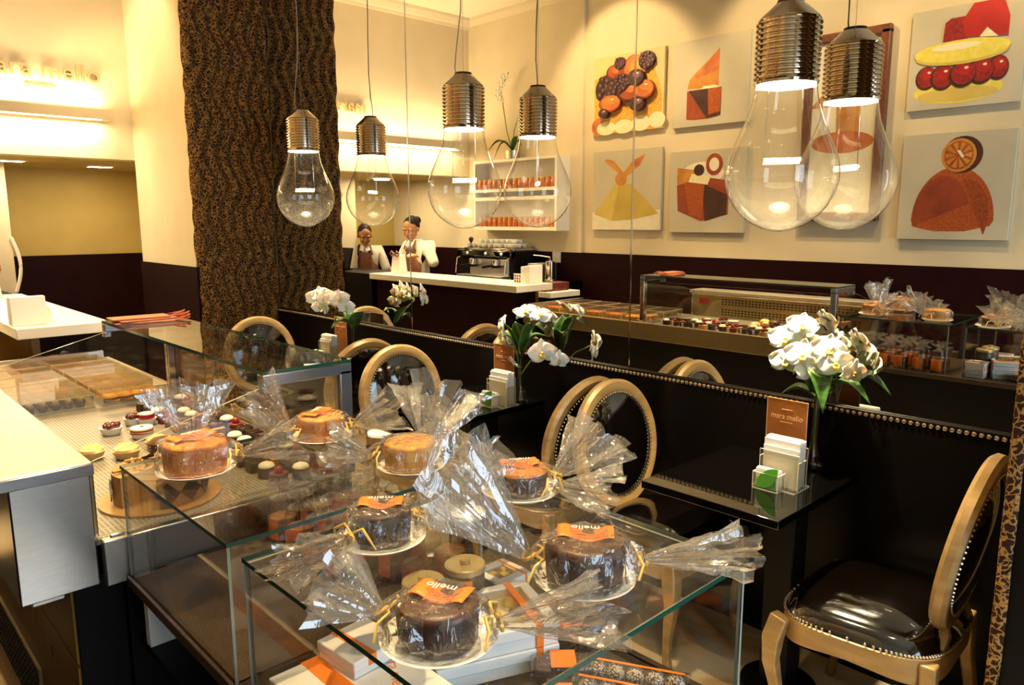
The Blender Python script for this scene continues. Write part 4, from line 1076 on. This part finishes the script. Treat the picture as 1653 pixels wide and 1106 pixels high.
lt = thing('cash_screen', (-1.95, 8.15, 1.0505), 'black slanted cash register screen on the far end of the cash desk', 'screen')
MB().box(-1.99, -1.79, 8.09, 8.34, 1.0505, 1.065).build('screen_base', BLACK, lt)
m = MB(); m.T = Matrix.Translation((-1.89, 8.18, 1.065)) @ Matrix.Rotation(R(-14), 4, 'Y'); m.box(-.012, .012, -.17, .17, 0, .26); m.build('screen_panel', BLACK, lt, bevel=.004)
bk = thing('back_counter', (-3.15, 6.4, ZF), 'dark back counter along the painted wall carrying the coffee machine', 'counter')
MB().box(-3.379, -2.92, 5.55, 7.42, ZF, .95).build('counter_body', BLACK, bk)
MB().box(-3.379, -2.90, 5.53, 7.42, .95, .98).build('counter_top', LACQ, bk, bevel=.003)
em = thing('espresso_machine', (-3.12, 6.62, .9805), 'black and steel espresso machine on the back counter, reflected in the mirror', 'coffee machine')
MB().box(-3.34, -2.96, 6.2, 7.15, 1.0, 1.30).build('machine_body', BLACK, em, bevel=.012)
MB().box(-2.965, -2.935, 6.27, 6.95, 1.0, 1.20).build('front_panel', STEEL, em, bevel=.004)
MB().box(-2.99, -2.90, 6.2, 7.15, 1.225, 1.30).build('control_bar', LACQ, em, bevel=.01)
MB().box(-3.32, -2.97, 6.22, 7.1, 1.30, 1.325).build('cup_rail', CHROME, em, bevel=.004)
MB().box(-2.96, -2.80, 6.25, 7.05, .9805, 1.01).build('drip_tray', STEEL, em, bevel=.004)
for y in (6.45, 6.85):
    m = MB(); m.cyl(.045, 1.13, 1.20, 20, (-2.89, y, 0)); m.build('group_head', CHROME, em, bevel=.004)
    m = MB(); m.tube([(-2.88, y, 1.13), (-2.80, y, 1.125), (-2.70, y+.01, 1.115)], .014, 8); m.cyl(.04, 1.10, 1.13, 18, (-2.89, y, 0)); m.build('portafilter', BLACK, em)
for y in (6.23, 7.10):
    m = MB(); m.tube([(-2.93, y, 1.22), (-2.86, y, 1.20), (-2.84, y, 1.10), (-2.83, y, 1.02)], .007, 8); m.build('steam_wand', CHROME, em, smooth=60)
for y in (6.35, 6.62, 6.95):
    MB().ell((-2.895, y, 1.262), (.012, .02, .02), 12, 8).build('control_knob', PAPER, em)
def make_cup():
    t = thing('coffee_cup', (0, 0, 0), 'x', 'cup', 'white cups on the espresso machine')
    MB().lathe([(.022, 0), (.030, .01), (.038, .05), (.0355, .05), (.028, .014), (0, .010)], 18).build('cup_body', PAPER, t, smooth=50)
    m = MB(); m.tube([(.035, 0, .042), (.055, 0, .04), (.054, 0, .02), (.032, 0, .016)], .004, 6); m.build('handle', PAPER, t, smooth=60)
    return t
cu = make_cup(); q = 0
for lvl, (ny, nx) in enumerate(((9, 3), (7, 2))):
    for i in range(ny):
        for j in range(nx):
            place(cu, q, (-3.22+j*.095, 6.30+.095*i+.07*lvl, 1.3255+.051*lvl), rnd.uniform(0, 6), 'white cup stacked on top of the espresso machine'); q += 1
tp = thing('coffee_tamper', (-3.05, 7.13, 1.3255), 'dark knobbed tamper standing at the far end of the espresso machine top', 'tamper')
MB().lathe([(.03, 0), (.03, .02), (.014, .03), (.014, .06), (.028, .085), (.03, .11), (.012, .125), (0, .127)], 18, (-3.05, 7.06, 1.3255)).build('handle', DARKC, tp, smooth=50)
mf = thing('drinks_dispenser', (-3.1, 5.78, .9805), 'steel drinks dispenser with a lever beside the espresso machine', 'dispenser')
MB().box(-3.25, -3.0, 5.80, 6.02, .9805, 1.17).build('dispenser_body', STEEL, mf, bevel=.006)
MB().cyl(.055, 1.0, 1.20, 24, (-3.05, 5.72, 0)).build('canister', CHROME, mf, bevel=.004)
MB().cyl(.062, .9805, 1.0, 24, (-3.05, 5.72, 0)).build('canister_foot', STEEL, mf)
m = MB(); m.tube([(-3.05, 5.72, 1.20), (-3.05, 5.72, 1.245), (-3.05, 5.86, 1.255), (-3.05, 5.97, 1.26)], .009, 8); m.cyl(.03, 1.20, 1.215, 20, (-3.05, 5.72, 0)); m.build('lever', CHROME, mf)

# ------------------------------------------------------------------ wall shelf with jars, orchid on top
js = thing('jar_shelf', (-3.27, 6.4, 1.535), 'white box shelf of orange jars on the painted wall, seen in the mirror', 'shelf')
Y0, Y1, X1_ = 5.72, 7.12, -3.15
XS = XW+.036
MB().box(XS, XS+.012, Y0, Y1, 1.535, 2.36).build('back_board', PAPER, js)
for z0, z1, n in ((1.535, 1.575, 'bottom_board'), (1.885, 1.925, 'shelf_board'), (1.985, 2.02, 'shelf_board'), (2.33, 2.36, 'top_board')): MB().box(XS+.012, X1_, Y0+.03, Y1-.03, z0, z1).build(n, WHITE, js)
MB().box(XS+.012, X1_, Y0, Y0+.03, 1.535, 2.36).build('side_board', WHITE, js)
MB().box(XS+.012, X1_, Y1-.03, Y1, 1.535, 2.36).build('side_board', WHITE, js)
def make_sj():
    t = thing('preserve_jar', (0, 0, 0), 'x', 'jar', 'orange jars on the wall shelf')
    MB().lathe([(.036, 0), (.040, .008), (.040, .075), (.033, .09)], 16).build('jar_body', noisy('orange_preserve', (.42, .10, .02), (.62, .20, .04), 20, .25, spec=.7), t)
    MB().cyl(.036, .09, .115, 16).build('lid', mat('amber_lid', (.65, .30, .08), .35, .4), t)
    return t
sj = make_sj(); q = 0
for z, ny in ((2.0205, 15), (1.5755, 15)):
    for i in range(ny):
        for j in range(2):
            place(sj, q, (-3.20-.09*j, 5.80+.088*i, z), rnd.uniform(0, 6), 'small orange jar lined up on the wall shelf'); q += 1
wo = thing('shelf_orchid', (-3.27, 6.55, 2.3605), 'potted orchid with strap leaves and thin flower stems on top of the jar shelf', 'plant')
MB().lathe([(.05, 0), (.075, .01), (.085, .10), (.08, .10), (.07, .02), (0, .02)], 24, (-3.27, 6.55, 2.3605)).build('pot', CHROME, wo, smooth=50)
O = Vector((-3.27, 6.55, 2.46))
for a, b, w_, sg in (((0, 0, 0), (.12, .30, .0), .035, .12), ((0, 0, .01), (.17, .14, -.10), .04, .14), ((0, 0, 0), (.03, -.12, .16), .035, .04), ((0, 0, 0), (.08, .22, .10), .03, .06), ((0, 0, 0), (.04, -.2, .03), .035, .1)):
    m = MB(); leaf_into(m, O+Vector(a), O+Vector(b), w_, sg); m.build('leaf', LEAF, wo, smooth=80, solid=.002)
m = MB()
P1 = [O, O+V(.03, .06, .22), O+V(.03, .12, .50), O+V(.06, .13, .70), O+V(.08, -.02, .88)]
P2 = [O, O+V(.03, -.06, .22), O+V(.04, -.18, .45), O+V(.05, -.38, .56), O+V(.06, -.55, .54)]
m.tube(P1, .006, 6); m.tube(P2, .006, 6); m.build('flower_stem', LEAFY, wo, smooth=60)
r = random.Random(9)
for P, ks in ((P1, (.62, .7, .78, .86, .94)), (P2, (.66, .75, .84, .93))):
    for k in ks:
        t_ = k*(len(P)-1); i = min(int(t_), len(P)-2); p = P[i].lerp(P[i+1], t_-i)
        pm = MB(); ym = MB(); flower_into(pm, ym, p+V(.02, r.uniform(-.03, .03), r.uniform(-.02, .02)), (.9, -.2, .1), .045, r)
        f_ = pm.build('flower_head', PETAL, wo, smooth=80); ym.build('flower_lip', PETALY, f_, smooth=80)

# ------------------------------------------------------------------ pictures of desserts on the painted wall (u runs towards -y, as the mirror shows them left to right)
BG = noisy('canvas_grey_cream', (.50, .45, .33), (.58, .52, .39), 2, .6)
BGY = noisy('canvas_honey', (.66, .50, .22), (.74, .58, .28), 3, .6)
EDGE = mat('canvas_edge', (.55, .50, .40), .6)
P_ = {k: noisy('print_'+k, a, b, s, .5) for k, a, b, s in (('dark', (.025, .008, .006), (.07, .018, .012), 12), ('berry', (.02, .008, .014), (.07, .03, .04), 30), ('plum', (.14, .05, .07), (.24, .12, .14), 20), ('fig', (.42, .09, .025), (.62, .20, .05), 9),
     ('crumb', (.62, .28, .03), (.80, .46, .08), 40), ('cream', (.82, .72, .40), (.88, .80, .52), 8), ('gold', (.58, .42, .08), (.66, .50, .13), 6), ('gold2', (.48, .34, .05), (.56, .41, .08), 6), ('amber', (.45, .16, .02), (.60, .28, .05), 8),
     ('brick', (.22, .03, .012), (.34, .06, .02), 7), ('red', (.36, .008, .010), (.48, .02, .018), 5), ('rasp', (.20, .008, .010), (.34, .02, .02), 40), ('lemon', (.72, .60, .07), (.82, .70, .14), 20), ('rust', (.30, .05, .01), (.46, .10, .015), 60), ('rust2', (.20, .03, .008), (.36, .07, .012), 60), ('pale', (.78, .70, .52), (.84, .78, .62), 12))}
def circ(cx, cy, rx, ry=None, n=22, a0=0, a1=360): ry = ry or rx; return [(cx+rx*math.cos(R(a0+(a1-a0)*i/n)), cy+ry*math.sin(R(a0+(a1-a0)*i/n))) for i in range(n)]
def fruit(k, cx, cy, rx, ry=None, d='dark', l='fig'):
    ry = ry or rx
    return [(d, circ(cx, cy, rx, ry)), (k, circ(cx+rx*.06, cy+ry*.08, rx*.88, ry*.86)), (l, circ(cx+rx*.16, cy+ry*.30, rx*.52, ry*.42)), ('pale', circ(cx+rx*.26, cy+ry*.46, rx*.16, ry*.10, 10))]
def blackberry(cx, cy, r0, seed=1):
    q = random.Random(seed); o = [('dark', circ(cx, cy, r0))]
    for i in range(16):
        a, b = i*2.4, r0*.88*math.sqrt((i+.5)/16); x, y = cx+b*math.cos(a), cy+b*math.sin(a)
        o += [('berry', circ(x, y, r0*.22, None, 9)), ('plum', circ(x+r0*.04, y+r0*.06, r0*.09, None, 7))]
    return o
def picture(name, label, yL, yR, z0, z1, shapes, bg=BG, frame=False):
    t = thing(name, (XW, (yL+yR)/2, z0), label, 'picture'); w_, h = yL-yR, z1-z0; th = .035
    MB().box(XW+.001, XW+th, yR, yL, z0, z1).build('canvas', [bg], t, bevel=.002)
    mats = []; m = MB(); lay = {}
    for i, (k, poly) in enumerate(shapes):
        if P_[k] not in mats: mats.append(P_[k])
        x0 = XW+th+.0003; x1 = XW+th+.0008+i*.00035
        m.prism([(yL-u*w_, z0+v*h) for u, v in poly], x0, x1, 'x', mats.index(P_[k]))
    m.build('printed_dessert', mats, t, smooth=0)
    if frame:
        f = .075; m = MB(); x1 = XW+.06
        m.box(XW+.001, x1, yR-.03, yL+.03, z1-f+.03, z1+.03).box(XW+.001, x1, yR-.03, yL+.03, z0-.03, z0+f-.03).box(XW+.001, x1, yL-f+.03, yL+.03, z0, z1).box(XW+.001, x1, yR-.03, yR+f-.03, z0, z1)
        m.build('wooden_frame', noisy('dark_frame_wood', (.10, .03, .012), (.16, .05, .02), 12, .35, stretch=(1, 4, 4)), t, bevel=.012)
picture('dessert_picture', 'picture of a berry and fig tart, upper left on the painted wall', 5.39, 4.49, 2.555, 3.335,
    [('crumb', [(.02, 0), (.02, .72), (.15, .78), (.85, .80), (.92, .62), (.98, .4), (.98, 0)]), ('fig', circ(.10, .10, .12)), ('cream', circ(.2, .07, .14, .09)), ('cream', circ(.46, .07, .14, .09)), ('cream', circ(.70, .09, .13, .10)), ('cream', circ(.92, .11, .11, .10)),
     ]+blackberry(.22, .58, .19, 1)+fruit('brick', .33, .78, .13, .10)+fruit('fig', .60, .76, .16, .20, 'brick', 'amber')+fruit('amber', .68, .80, .09, .15, 'fig', 'gold')+blackberry(.40, .88, .08, 2)+blackberry(.78, .86, .11, 3)
    +fruit('fig', .28, .38, .16, .11, 'brick', 'amber')+fruit('brick', .56, .50, .18, .13)+fruit('fig', .76, .50, .14, .12, 'brick', 'amber')+blackberry(.45, .62, .12, 5)+fruit('berry', .68, .33, .10, .09, 'dark', 'plum')+fruit('berry', .20, .26, .07, .06, 'dark', 'plum')+fruit('berry', .66, .66, .11, .10, 'dark', 'plum'), BGY)
picture('dessert_picture', 'picture of a tall chocolate cake with a pointed caramel sail, upper row', 4.38, 3.575, 2.535, 3.33,
    [('amber', [(.20, .44), (.23, .55), (.62, .86), (.62, .42)]), ('fig', [(.30, .55), (.62, .86), (.62, .62)]), ('brick', [(.20, .09), (.20, .42), (.28, .40), (.62, .09), (.5, .075), (.3, .075)]), ('dark', [(.22, .42), (.66, .42), (.66, .10), (.48, .08)]), ('rust', [(.48, .42), (.66, .42), (.65, .14), (.50, .12)]), ('cream', [(.38, .42), (.42, .45), (.58, .45), (.64, .42)])])
picture('dessert_picture', 'picture of a pale pyramid dessert topped with a physalis, lower left on the painted wall', 5.38, 4.49, 1.55, 2.375,
    [('pale', [(0, 0), (0, .22), (1, .25), (1, 0)]), ('gold', [(.02, .20), (.35, .58), (.40, .585), (.30, .11)]), ('gold2', [(.40, .585), (.58, .57), (.98, .20), (.62, .13), (.30, .11)]), ('amber', [(.43, .68), (.17, .88), (.22, .90), (.33, .86), (.46, .72)]), ('fig', [(.48, .72), (.60, .86), (.76, .92), (.70, .80), (.52, .68)]), ('amber', [(.45, .70), (.55, .80), (.66, .78), (.50, .66)]), ('amber', circ(.43, .64, .085))])
picture('dessert_picture', 'picture of a layered fruit cake cube with a chocolate seal, lower row', 4.38, 3.565, 1.53, 2.31,
    [('pale', circ(.45, .72, .28, .14)), ('amber', [(.10, .80), (.10, .55), (.30, .60), (.45, .75)]), ('brick', [(.10, .58), (.12, .27), (.44, .14), (.80, .22), (.80, .62), (.45, .68)]), ('dark', [(.45, .60), (.50, .14), (.78, .22), (.78, .45)]), ('rust', [(.20, .62), (.28, .22), (.46, .18), (.48, .58)]), ('cream', [(.26, .62), (.30, .72), (.56, .68), (.52, .58)]), ('dark', circ(.40, .76, .07)), ('brick', circ(.60, .82, .11, .13)), ('pale', circ(.60, .82, .065, .08))])
picture('dessert_picture', 'large framed picture of an orange dessert in a dark wooden frame behind the nearest pendant', 3.02, 2.40, 1.67, 3.13,
    [('fig', [(.05, .62), (.40, .78), (.80, .74), (.80, .64), (.30, .62)]), ('amber', [(.42, .45), (.40, .66), (.72, .66), (.74, .46)]), ('fig', circ(.5, .42, .42, .06)), ('rust', circ(.5, .80, .18, .05))], P_['pale'], True)
picture('dessert_picture', 'picture of a yellow macaron sandwich filled with raspberries, upper right', 2.225, 1.475, 2.475, 3.20,
    [('lemon', circ(.46, .17, .40, .13)), ('gold', circ(.46, .13, .36, .07))]+fruit('rasp', .17, .32, .10, .12, 'dark', 'red')+fruit('rasp', .32, .31, .11, .13, 'dark', 'red')+fruit('rasp', .80, .34, .09, .12, 'dark', 'red')+fruit('rasp', .66, .33, .11, .13, 'dark', 'red')+fruit('rasp', .50, .32, .12, .13, 'dark', 'red')+[('gold', circ(.47, .52, .41, .10)), ('lemon', circ(.47, .555, .42, .105)), ('cream', circ(.42, .60, .22, .035)), ('rasp', [(.30, .66), (.31, .84), (.36, .88), (.50, .88), (.52, .66)]), ('red', [(.50, .68), (.46, .84), (.55, .99), (.80, .99), (.86, .82), (.86, .64)]), ('cream', [(.62, .66), (.68, .74), (.78, .64)])])
picture('dessert_picture', 'picture of a red sugared dome with a dried orange slice, lower right', 2.22, 1.46, 1.498, 2.295,
    [('rust', circ(.50, .18, .37, .50, 24, 0, 188)+[(.16, .12), (.35, .08), (.62, .08), (.84, .13)]), ('brick', circ(.40, .20, .26, .40, 20, 20, 200)), ('rust2', circ(.62, .22, .20, .34, 20, -30, 110)), ('dark', circ(.55, .79, .18, .17)), ('amber', circ(.52, .785, .155, .155)), ('rust', circ(.52, .785, .130, .130))]+[('amber', [(.52+.02*math.cos(R(a)), .785+.02*math.sin(R(a))), (.52+.12*math.cos(R(a-11)), .785+.12*math.sin(R(a-11))), (.52+.12*math.cos(R(a+11)), .785+.12*math.sin(R(a+11)))]) for a in range(0, 360, 36)]+[('pale', [(.50, .83), (.53, .83), (.57, .77), (.55, .76)])])


# ------------------------------------------------------------------ the two staff behind the counter
def evaluated(o):
    dg = bpy.context.evaluated_depsgraph_get(); me = bpy.data.meshes.new_from_object(o.evaluated_get(dg))
    v = [p.co.copy() for p in me.vertices]; f = [tuple(p.vertices) for p in me.polygons]
    old = o.data; bpy.data.objects.remove(o); bpy.data.meshes.remove(old); bpy.data.meshes.remove(me)
    return v, f
def skin(joints, edges, sub=1):
    """joints: [(xyz, radius or (rx, ry))]; grows one skinned surface"""
    me = bpy.data.meshes.new('skin'); me.from_pydata([tuple(j[0]) for j in joints], edges, []); o = bpy.data.objects.new('skin', me); col.objects.link(o)
    o.modifiers.new('s', 'SKIN'); 
    for i, j in enumerate(joints):
        r_ = j[1] if isinstance(j[1], tuple) else (j[1], j[1]); d = me.skin_vertices[0].data[i]; d.radius = r_; d.use_root = (i == 0)
    if sub: q = o.modifiers.new('u', 'SUBSURF'); q.levels = sub; q.render_levels = sub
    return evaluated(o)
def remesh(mb, vox, smooth_it=2):
    me = bpy.data.meshes.new('r'); me.from_pydata([tuple(p) for p in mb.v], [], mb.f); o = bpy.data.objects.new('r', me); col.objects.link(o)
    q = o.modifiers.new('r', 'REMESH'); q.mode = 'VOXEL'; q.voxel_size = vox
    q = o.modifiers.new('s', 'SMOOTH'); q.factor = .5; q.iterations = smooth_it
    return evaluated(o)
def chain(J, E, pts, start=None):
    prev = start
    for p in pts:
        J.append(p); 
        if prev is not None: E.append((prev, len(J)-1))
        prev = len(J)-1
    return prev
def hand_into(mb, wrist, d, n, side, curl=.5):
    """palm and five bent fingers from the wrist; d points along the hand, n out of the back of the hand"""
    d = Vector(d).normalized(); n = Vector(n); n = (n-d*n.dot(d)).normalized(); s = d.cross(n)*side; w_ = Vector(wrist)
    J, E = [], []; chain(J, E, [(w_, .020), (w_+d*.035, (.033, .017)), (w_+d*.075, (.036, .015))])
    mb.add(*skin(J, E, 1))
    for k, (off, L) in enumerate(((-.030, .058), (-.010, .070), (.010, .074), (.029, .066))):
        b = w_+d*.072+s*off; a1, a2, a3 = curl*.5, curl*1.1, curl*1.5; J, E = [], []
        p1 = b+(d*math.cos(a1)-n*math.sin(a1))*L*.42; p2 = p1+(d*math.cos(a2)-n*math.sin(a2))*L*.32; p3 = p2+(d*math.cos(a3)-n*math.sin(a3))*L*.26
        chain(J, E, [(b-d*.015, .0095), (b, .0095), (p1, .0088), (p2, .008), (p3, .0068)]); mb.add(*skin(J, E, 1))
    J, E = [], []; b = w_+d*.022+s*.022; p1 = b+(s*.75+d*.65-n*.25).normalized()*.034; p2 = p1+(s*.25+d*.95-n*.4).normalized()*.028; p3 = p2+(d-n*.45).normalized()*.022
    chain(J, E, [(w_+d*.015+s*.008, .014), (b, .0135), (p1, .0115), (p2, .010), (p3, .008)]); mb.add(*skin(J, E, 1))
def head_into(mb, c, R3, k=1.0):
    T0 = mb.T; mb.T = Matrix.Translation(c) @ R3.to_4x4() @ Matrix.Scale(k, 4)
    mb.ell((-.008, 0, .025), (.096, .076, .098), 24, 16)         # skull
    mb.ell((.026, 0, -.038), (.066, .058, .080), 20, 14)         # face
    mb.ell((.062, 0, -.092), (.026, .028, .024), 14, 10)         # chin
    mb.ell((.040, 0, -.075), (.045, .046, .040), 14, 10)         # jaw
    mb.ell((.095, 0, -.022), (.014, .010, .026), 12, 10)         # nose bridge
    mb.ell((.103, 0, -.038), (.014, .015, .011), 12, 8)          # nose tip
    for s in (-1, 1):
        mb.ell((.078, s*.036, -.034), (.018, .022, .022), 12, 8)     # cheek
        mb.ell((.080, s*.032, .014), (.016, .026, .010), 12, 8)      # brow ridge
        mb.ell((-.008, s*.077, -.015), (.018, .008, .030), 12, 10)   # ear
    mb.ell((.088, 0, -.064), (.012, .022, .006), 12, 6); mb.ell((.086, 0, -.073), (.012, .019, .007), 12, 6)   # lips
    mb.T = T0
def person(name, loc, rz, label, skinm, pose):
    t = thing(name, loc, label, 'person', None, rz); t.scale = (RS, RS, RS)
    P = {k: Vector(v) for k, v in pose['j'].items()}
    J, E = [], []
    pel = chain(J, E, [(P['pelvis'], (.125, .10))])
    sp = chain(J, E, [(P['spine'], (.115, .088)), (P['chest'], (.135, .095)), (P['neckb'], (.060, .055)), (P['neckt'], (.050, .050)), (P['head'], (.05, .05))], pel)
    for s in 'LR':
        chain(J, E, [(P['sh'+s], .056), (P['el'+s], .042), (P['wr'+s], .024)], 2)
        chain(J, E, [(P['hip'+s], .088), (P['kn'+s], .058), (P['an'+s], .038), (P['to'+s], .034)], pel)
    m = MB(); m.add(*skin(J, E, 1))
    R3 = Matrix.Rotation(pose['hyaw'], 3, 'Z') @ Matrix.Rotation(pose['hpitch'], 3, 'Y')
    hc = P['head']+R3 @ Vector((.012, 0, .045)); head_into(m, hc, R3)
    for s, sd in (('L', 1), ('R', -1)):
        d = pose['hand'+s][0]; hand_into(m, P['wr'+s], d, pose['hand'+s][1], sd, pose['hand'+s][2])
    v, f = remesh(m, .0065, 2)
    m = MB(); m.add(v, f); m.build('body', skinm, t, smooth=80, world=False)
    # face details
    for s in (-1, 1):
        m = MB(); m.T = Matrix.Translation(hc) @ R3.to_4x4()
        m.ell((.0885, s*.031, -.006), (.006, .0105, .0032), 12, 8, 0).ell((.0925, s*.031, -.0065), (.003, .006, .0034), 10, 6, 1); m.build('eye', [skinm, DARKC], t, world=False)
        m = MB(); m.T = Matrix.Translation(hc) @ R3.to_4x4(); m.ell((.094, s*.032, .018), (.004, .019, .0035), 12, 6); m.build('eyebrow', HAIR, t, world=False)
    m = MB(); m.T = Matrix.Translation(hc) @ R3.to_4x4(); m.ell((.0975, 0, -.0685), (.005, .020, .006), 14, 6); m.build('lips', mat('lip_red', (.30, .07, .05), .4), t, world=False)
    # hair pulled back into a bun
    m = MB(); m.T = Matrix.Translation(hc) @ R3.to_4x4()
    m.ell((-.020, 0, .034), (.098, .082, .099), 30, 20)
    keep = [fc_ for fc_ in m.f if all((lambda q: q.z > .030+.9*max(0, q.x-.02)-1.6*max(0, .02-q.x) or q.x < -.05)(m.T.inverted() @ m.v[i]) for i in fc_)]
    m2 = MB(); m2.v = m.v; m2.f = keep; m2.m = [0]*len(keep); m2.T = m.T
    m2.ell((-.122, 0, .045), (.042, .048, .044), 18, 12)
    m2.build('hair', HAIR, t, smooth=80, world=False)
    # trousers, shirt, apron
    J, E = [], []; pel = chain(J, E, [(P['pelvis']+V(0, 0, .02), (.145, .118))])
    for s in 'LR': chain(J, E, [(P['hip'+s], .105), (P['kn'+s], .075), (P['an'+s]+V(0, 0, .01), .062)], pel)
    m = MB(); m.add(*skin(J, E, 2)); m.build('trousers', TROUS, t, smooth=80, world=False)
    for s in 'LR':
        m = MB(); J, E = [], []; chain(J, E, [(P['an'+s]+V(-.03, 0, -.02), .045), (P['to'+s]+V(0, 0, .005), .042), (P['to'+s]+V(.03, 0, 0), .035)]); m.add(*skin(J, E, 1)); m.build('shoe', BLACK, t, smooth=80, world=False)
    J, E = [], []; pel = chain(J, E, [(P['pelvis']+V(0, 0, -.02), (.150, .122))])
    sp = chain(J, E, [(P['spine'], (.142, .112)), (P['chest'], (.155, .118)), (P['neckb']+V(0, 0, -.01), (.078, .072))], pel)
    for s in 'LR':
        mid = P['sh'+s].lerp(P['el'+s], .5); end = P['sh'+s].lerp(P['el'+s], .95)
        chain(J, E, [(P['sh'+s], .072), (mid, .062), (end, .056)], 2)
    v, f = skin(J, E, 2); m = MB(); m.add(v, f)
    m.lathe([(.066, 0), (.074, .03), (.070, .036), (.058, .034)], 24, P['neckb']+V(.006, 0, -.005), cap=False)
    sh = m.build('shirt', SHIRT, t, smooth=80, world=False)
    m = MB()
    for s in (-1, 1): m.add([P['neckb']+Vector(q) for q in ((.062, s*.008, .03), (.055, s*.055, .028), (.105, s*.060, -.035), (.100, s*.012, -.052))], [(0, 1, 2, 3)])
    m.build('collar', PAPER, t, world=False, solid=.004, smooth=0)
    # apron bib and skirt wrapped over the front of the shirt
    me = sh.data; zc = P['chest'].z; zp = P['pelvis'].z
    vs_, fs_ = [], []; ids = {}
    for p in me.polygons:
        c, n = p.center, p.normal; lim = .135 if c.z < zc-.06 else .085
        if n.x > -.05 and c.x > P['spine'].x+.02 and zp-.16 < c.z < zc+.085 and abs(c.y-P['chest'].y) < lim:
            q = []
            for i in p.vertices:
                if i not in ids: ids[i] = len(vs_); vs_.append(me.vertices[i].co+me.vertices[i].normal*.010)
                q.append(ids[i])
            fs_.append(tuple(q))
    m = MB(); m.add(vs_, fs_)
    m.grid(lambda u, w_: (P['pelvis'].x+.155-.05*abs(2*u-1)**2+.008*math.sin(u*19), P['pelvis'].y+.20*(2*u-1), zp+.0-.40*w_), 24, 8)
    for s in (-1, 1): m.grid(lambda u, w_: tuple(Vector((P['chest'].x+.118-.010*w_-.035*w_*w_, s*(.078-.018*w_), zc+.075+.10*w_))+V(0, s*.024*(u-.5), 0)), 3, 8)
    m.build('apron', APRON, t, smooth=80, world=False, solid=.003)
    return t
base = dict(pelvis=(0, 0, .94), spine=(.005, 0, 1.10), chest=(.02, 0, 1.27), neckb=(.035, 0, 1.42), neckt=(.055, 0, 1.475), head=(.075, 0, 1.53),
            shL=(.02, .165, 1.375), shR=(.02, -.165, 1.375), hipL=(0, .09, .88), hipR=(0, -.09, .88), knL=(.025, .10, .49), knR=(.025, -.10, .49), anL=(-.01, .10, .085), anR=(-.01, -.10, .085), toL=(.12, .11, .036), toR=(.12, -.11, .036))
pw2 = dict(base); pw2.update(elR=(.06, -.335, 1.165), wrR=(.20, -.235, 1.275), elL=(.10, .24, 1.13), wrL=(.255, .06, 1.185))
person('person', (-2.47, 7.36, ZF), R(-4), 'person with dark bun, white shirt and brown apron wrapping a gift bag at the counter', SKIN,
       dict(j=pw2, hyaw=R(-14), hpitch=R(20), handR=((.75, .45, .25), (.2, -.3, .9), .7), handL=((.95, -.25, -.15), (.2, .5, .85), .6)))
pw1 = {k: (v[0], v[1], v[2]*.945) for k, v in base.items()}
pw1.update(elR=(.05, -.27, 1.03), wrR=(.24, -.08, 1.075), elL=(.06, .26, 1.03), wrL=(.25, .07, 1.085))
person('person', (-2.50, 8.60, ZF), R(-58), 'person in a white shirt and brown apron looking down, at the far cash desk', SKIN2,
       dict(j=pw1, hyaw=R(-8), hpitch=R(22), handR=((.9, .35, -.1), (.1, 0, 1), .5), handL=((.95, -.2, -.1), (.1, 0, 1), .5)))

# ------------------------------------------------------------------ drafting units to metres, floor to zero
S = Matrix.Scale(1/RS, 4) @ Matrix.Translation((0, 0, -ZF))
for o in list(col.objects):
    if o.parent is None:
        if o.type in ('LIGHT', 'CAMERA'):
            o.location = S @ o.location
            if o.type == 'LIGHT' and o.data.type == 'AREA':
                o.data.size /= RS; o.data.size_y /= RS
            if o.type == 'LIGHT': o.data.energy /= RS*RS
        else:
            o.location = S @ o.location; o.scale = o.scale/RS
